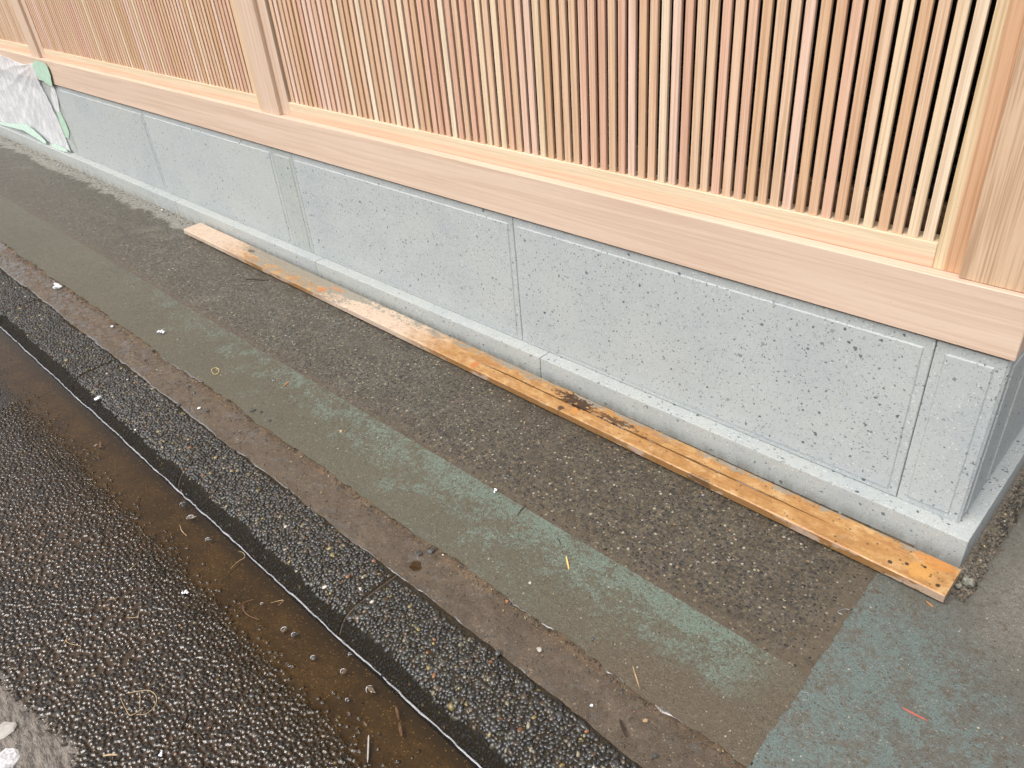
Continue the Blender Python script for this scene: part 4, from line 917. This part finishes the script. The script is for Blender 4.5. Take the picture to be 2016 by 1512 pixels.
crv('straw_stem', wirepts([(237, 1374), (246, 1393), (256, 1408), (270, 1402), (283, 1392)], -.046), .0010, STRW, 'bent straw stem touching the left of the loop', 'straw')
crv('straw_stem', wirepts([(274, 1361), (276, 1373), (275, 1390)], -.042), .0010, STRW, 'short straight straw crossing inside the loop', 'straw')
crv('straw_stem', wirepts([(127, 1264), (133, 1255), (130, 1262), (140, 1268), (158, 1271)], -.044), .0009, STRW, 'small hooked straw on the gravel left of the loop', 'straw')
crv('straw_stem', wirepts([(249, 1215), (262, 1216), (272, 1213), (273, 1204)], -.046), .0009, STRW, 'short angled straw on the gravel between loop and water', 'straw')
crv('straw_stem', wirepts([(203, 1488), (216, 1486), (232, 1486)], -.040), .0026, STRW, 'thick pale straw piece at the bottom edge of the road', 'straw')
crv('straw_stem', wirepts([(252, 1123), (262, 1115), (270, 1108)], -.050), .0008, STRW, 'fine straw on the gravel far from the loop', 'straw')
crv('straw_stem', wirepts([(210, 1182), (222, 1179), (232, 1176)], -.049), .0008, STRW, 'fine straw lying left of the white fleck', 'straw')
crv('grass_stalk', wirepts([(500, 1180), (482, 1186), (478, 1198), (490, 1212), (512, 1220)], ZW + .0012), .0019, BRT, 'curved reddish stalk half floating in the gutter water', 'stalk')
crv('grass_stalk', wirepts([(354, 1033), (358, 1045), (368, 1055)], ZW + .001), .0011, STRW, 'small pale curl of grass in the gutter water', 'stalk')
crv('grass_stalk', wirepts([(470, 1085), (478, 1088), (482, 1097), (468, 1106), (454, 1120)], ZW + .001), .0009, STRW, 'thin grass curl touching the water edge', 'stalk')
crv('grass_stalk', wirepts([(533, 1187), (548, 1183), (558, 1182), (548, 1192)], ZW + .001), .0008, STRW, 'fine forked grass bit beside the curved stalk', 'stalk')
crv('grass_stalk', wirepts([(470, 1186), (482, 1196), (490, 1200)], ZW + .001), .0008, STRW, 'short pale stem left of the curved stalk', 'stalk') if False else None
crv('twig', wirepts([(434, 1150), (446, 1136), (462, 1120), (476, 1106)], ZW + .001), .0010, DKT, 'thin dark twig reaching across the gutter water', 'twig')
crv('twig', wirepts([(355, 1435), (364, 1420), (370, 1405)], -.050), .0022, DKT, 'short dark twig on the gravel right of the straw loop', 'twig')
crv('twig', wirepts([(383, 1438), (392, 1446), (400, 1456)], -.050), .0026, DKT, 'thicker dark twig beside the short one on the gravel', 'twig')
crv('twig', wirepts([(440, 1385), (438, 1402), (436, 1420), (440, 1440), (447, 1460)], -.052), .0014, DKT, 'long wavering dark root on the gravel', 'twig')
crv('twig', wirepts([(722, 1458), (722, 1480), (721, 1505)], ZW + .001), .0014, DKT, 'straight dark twig half under water at the bottom edge', 'twig')
crv('twig', wirepts([(686, 1357), (681, 1372)], ZW + .002), .0010, DKT, 'tiny upright twig floating in the near gutter water', 'twig')
crv('twig', wirepts([(484, 550), (497, 549), (512, 551), (528, 551)], .002), .0030, DKT, 'dark sliver lying on the pavement near the left of the timber', 'twig')
crv('twig', wirepts([(1018, 1016), (1026, 1004), (1035, 996)], .002), .0011, DKT, 'thin dark twig on the edge of the green band', 'twig')
crv('twig', wirepts([(1097, 1058), (1101, 1064), (1103, 1071)], .002), .0011, DKT, 'tiny dark twig on the green band above the yellow splinter', 'twig')
crv('twig', wirepts([(1186, 1082), (1194, 1081)], .002), .0018, DKT, 'short black stick bit on the pavement beside the green band', 'twig')
crv('bent_wire', wirepts([(1658, 1210), (1649, 1204), (1662, 1199), (1673, 1200)], .0025), .00055, WIRE, 'bent bright wire where pavement meets the teal slab', 'wire', n=5, taper=1)
tube('wire_staple', wirepts([(1577, 1362), (1591, 1363), (1592, 1378), (1580, 1378)], .0035), .00055, WIRE, None, 5, 1)
tag(bpy.data.objects['wire_staple'], 'square bent staple on the teal slab', 'staple')
tube('wire_staple', wirepts([(535, 742), (536, 749), (541, 749), (541, 743)], .002), .0009, WIRE, None, 5, 1)
tag(bpy.data.objects['wire_staple.001'], 'small open staple on the green painted band', 'staple')
LEAF = flat('yellow_leaf_shred_mat', (.50, .38, .16), .5, 120, .3, .5)
crv('leaf_shred', wirepts([(418, 733), (417, 727), (425, 724), (431, 728), (430, 734), (422, 737), (418, 733)], .002), .0018, LEAF, 'curled yellowish leaf shred on the green band', 'leaf')
crv('leaf_shred', wirepts([(690, 843), (684, 849), (678, 850)], .002), .0012, BRT, 'brown stem bit beside the flat tan chip', 'leaf')
RING = flat('painted_rim_glint', (.55, .55, .58), .15, 80, .1, .1, spec=.8, coat=1)  # light grey crescents paint the glint of water round each stone
# bits standing in the shallow water
for i, (px, r, lb) in enumerate([((190, 877), .006, 'dark pebble with water ring near the reddish splinter'), ((360, 993), .010, 'pale lump standing at the far water edge'), ((376, 1020), .013, 'wet dark clump against the kerb water line'), ((410, 1062), .008, 'white edged lump in the gutter water'),
        ((516, 1189), .005, 'small stone right of the curved stalk in the water'), ((617, 1295), .007, 'shiny pebble in the near gutter water'), ((677, 1322), .008, 'pebble with white ring in the near gutter water'), ((690, 1288), .0055, 'round stone sitting on the water line'),
        ((560, 1240), .009, 'pale wet clump in the middle of the gutter water'), ((580, 1250), .008, 'second wet clump right of the pale one'), ((730, 1358), .011, 'dark root clump near the water line'), ((684, 1378), .005, 'small pebble under the tiny upright twig')]):
    c = gz(px, ZW + .001)
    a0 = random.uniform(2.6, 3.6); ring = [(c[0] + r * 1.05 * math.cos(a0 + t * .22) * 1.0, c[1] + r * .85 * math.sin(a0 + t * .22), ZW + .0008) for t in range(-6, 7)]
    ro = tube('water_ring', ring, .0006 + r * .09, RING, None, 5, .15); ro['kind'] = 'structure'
    chunk('water_stone', c, (r * .95, r * .45, r * .28), DKS if i % 2 else flat('wet_brown_stone_mat', (.10, .07, .04), .3, 100, .4, .5, coat=.8), lb, 'stone', 90 + i, None, 2, .30)
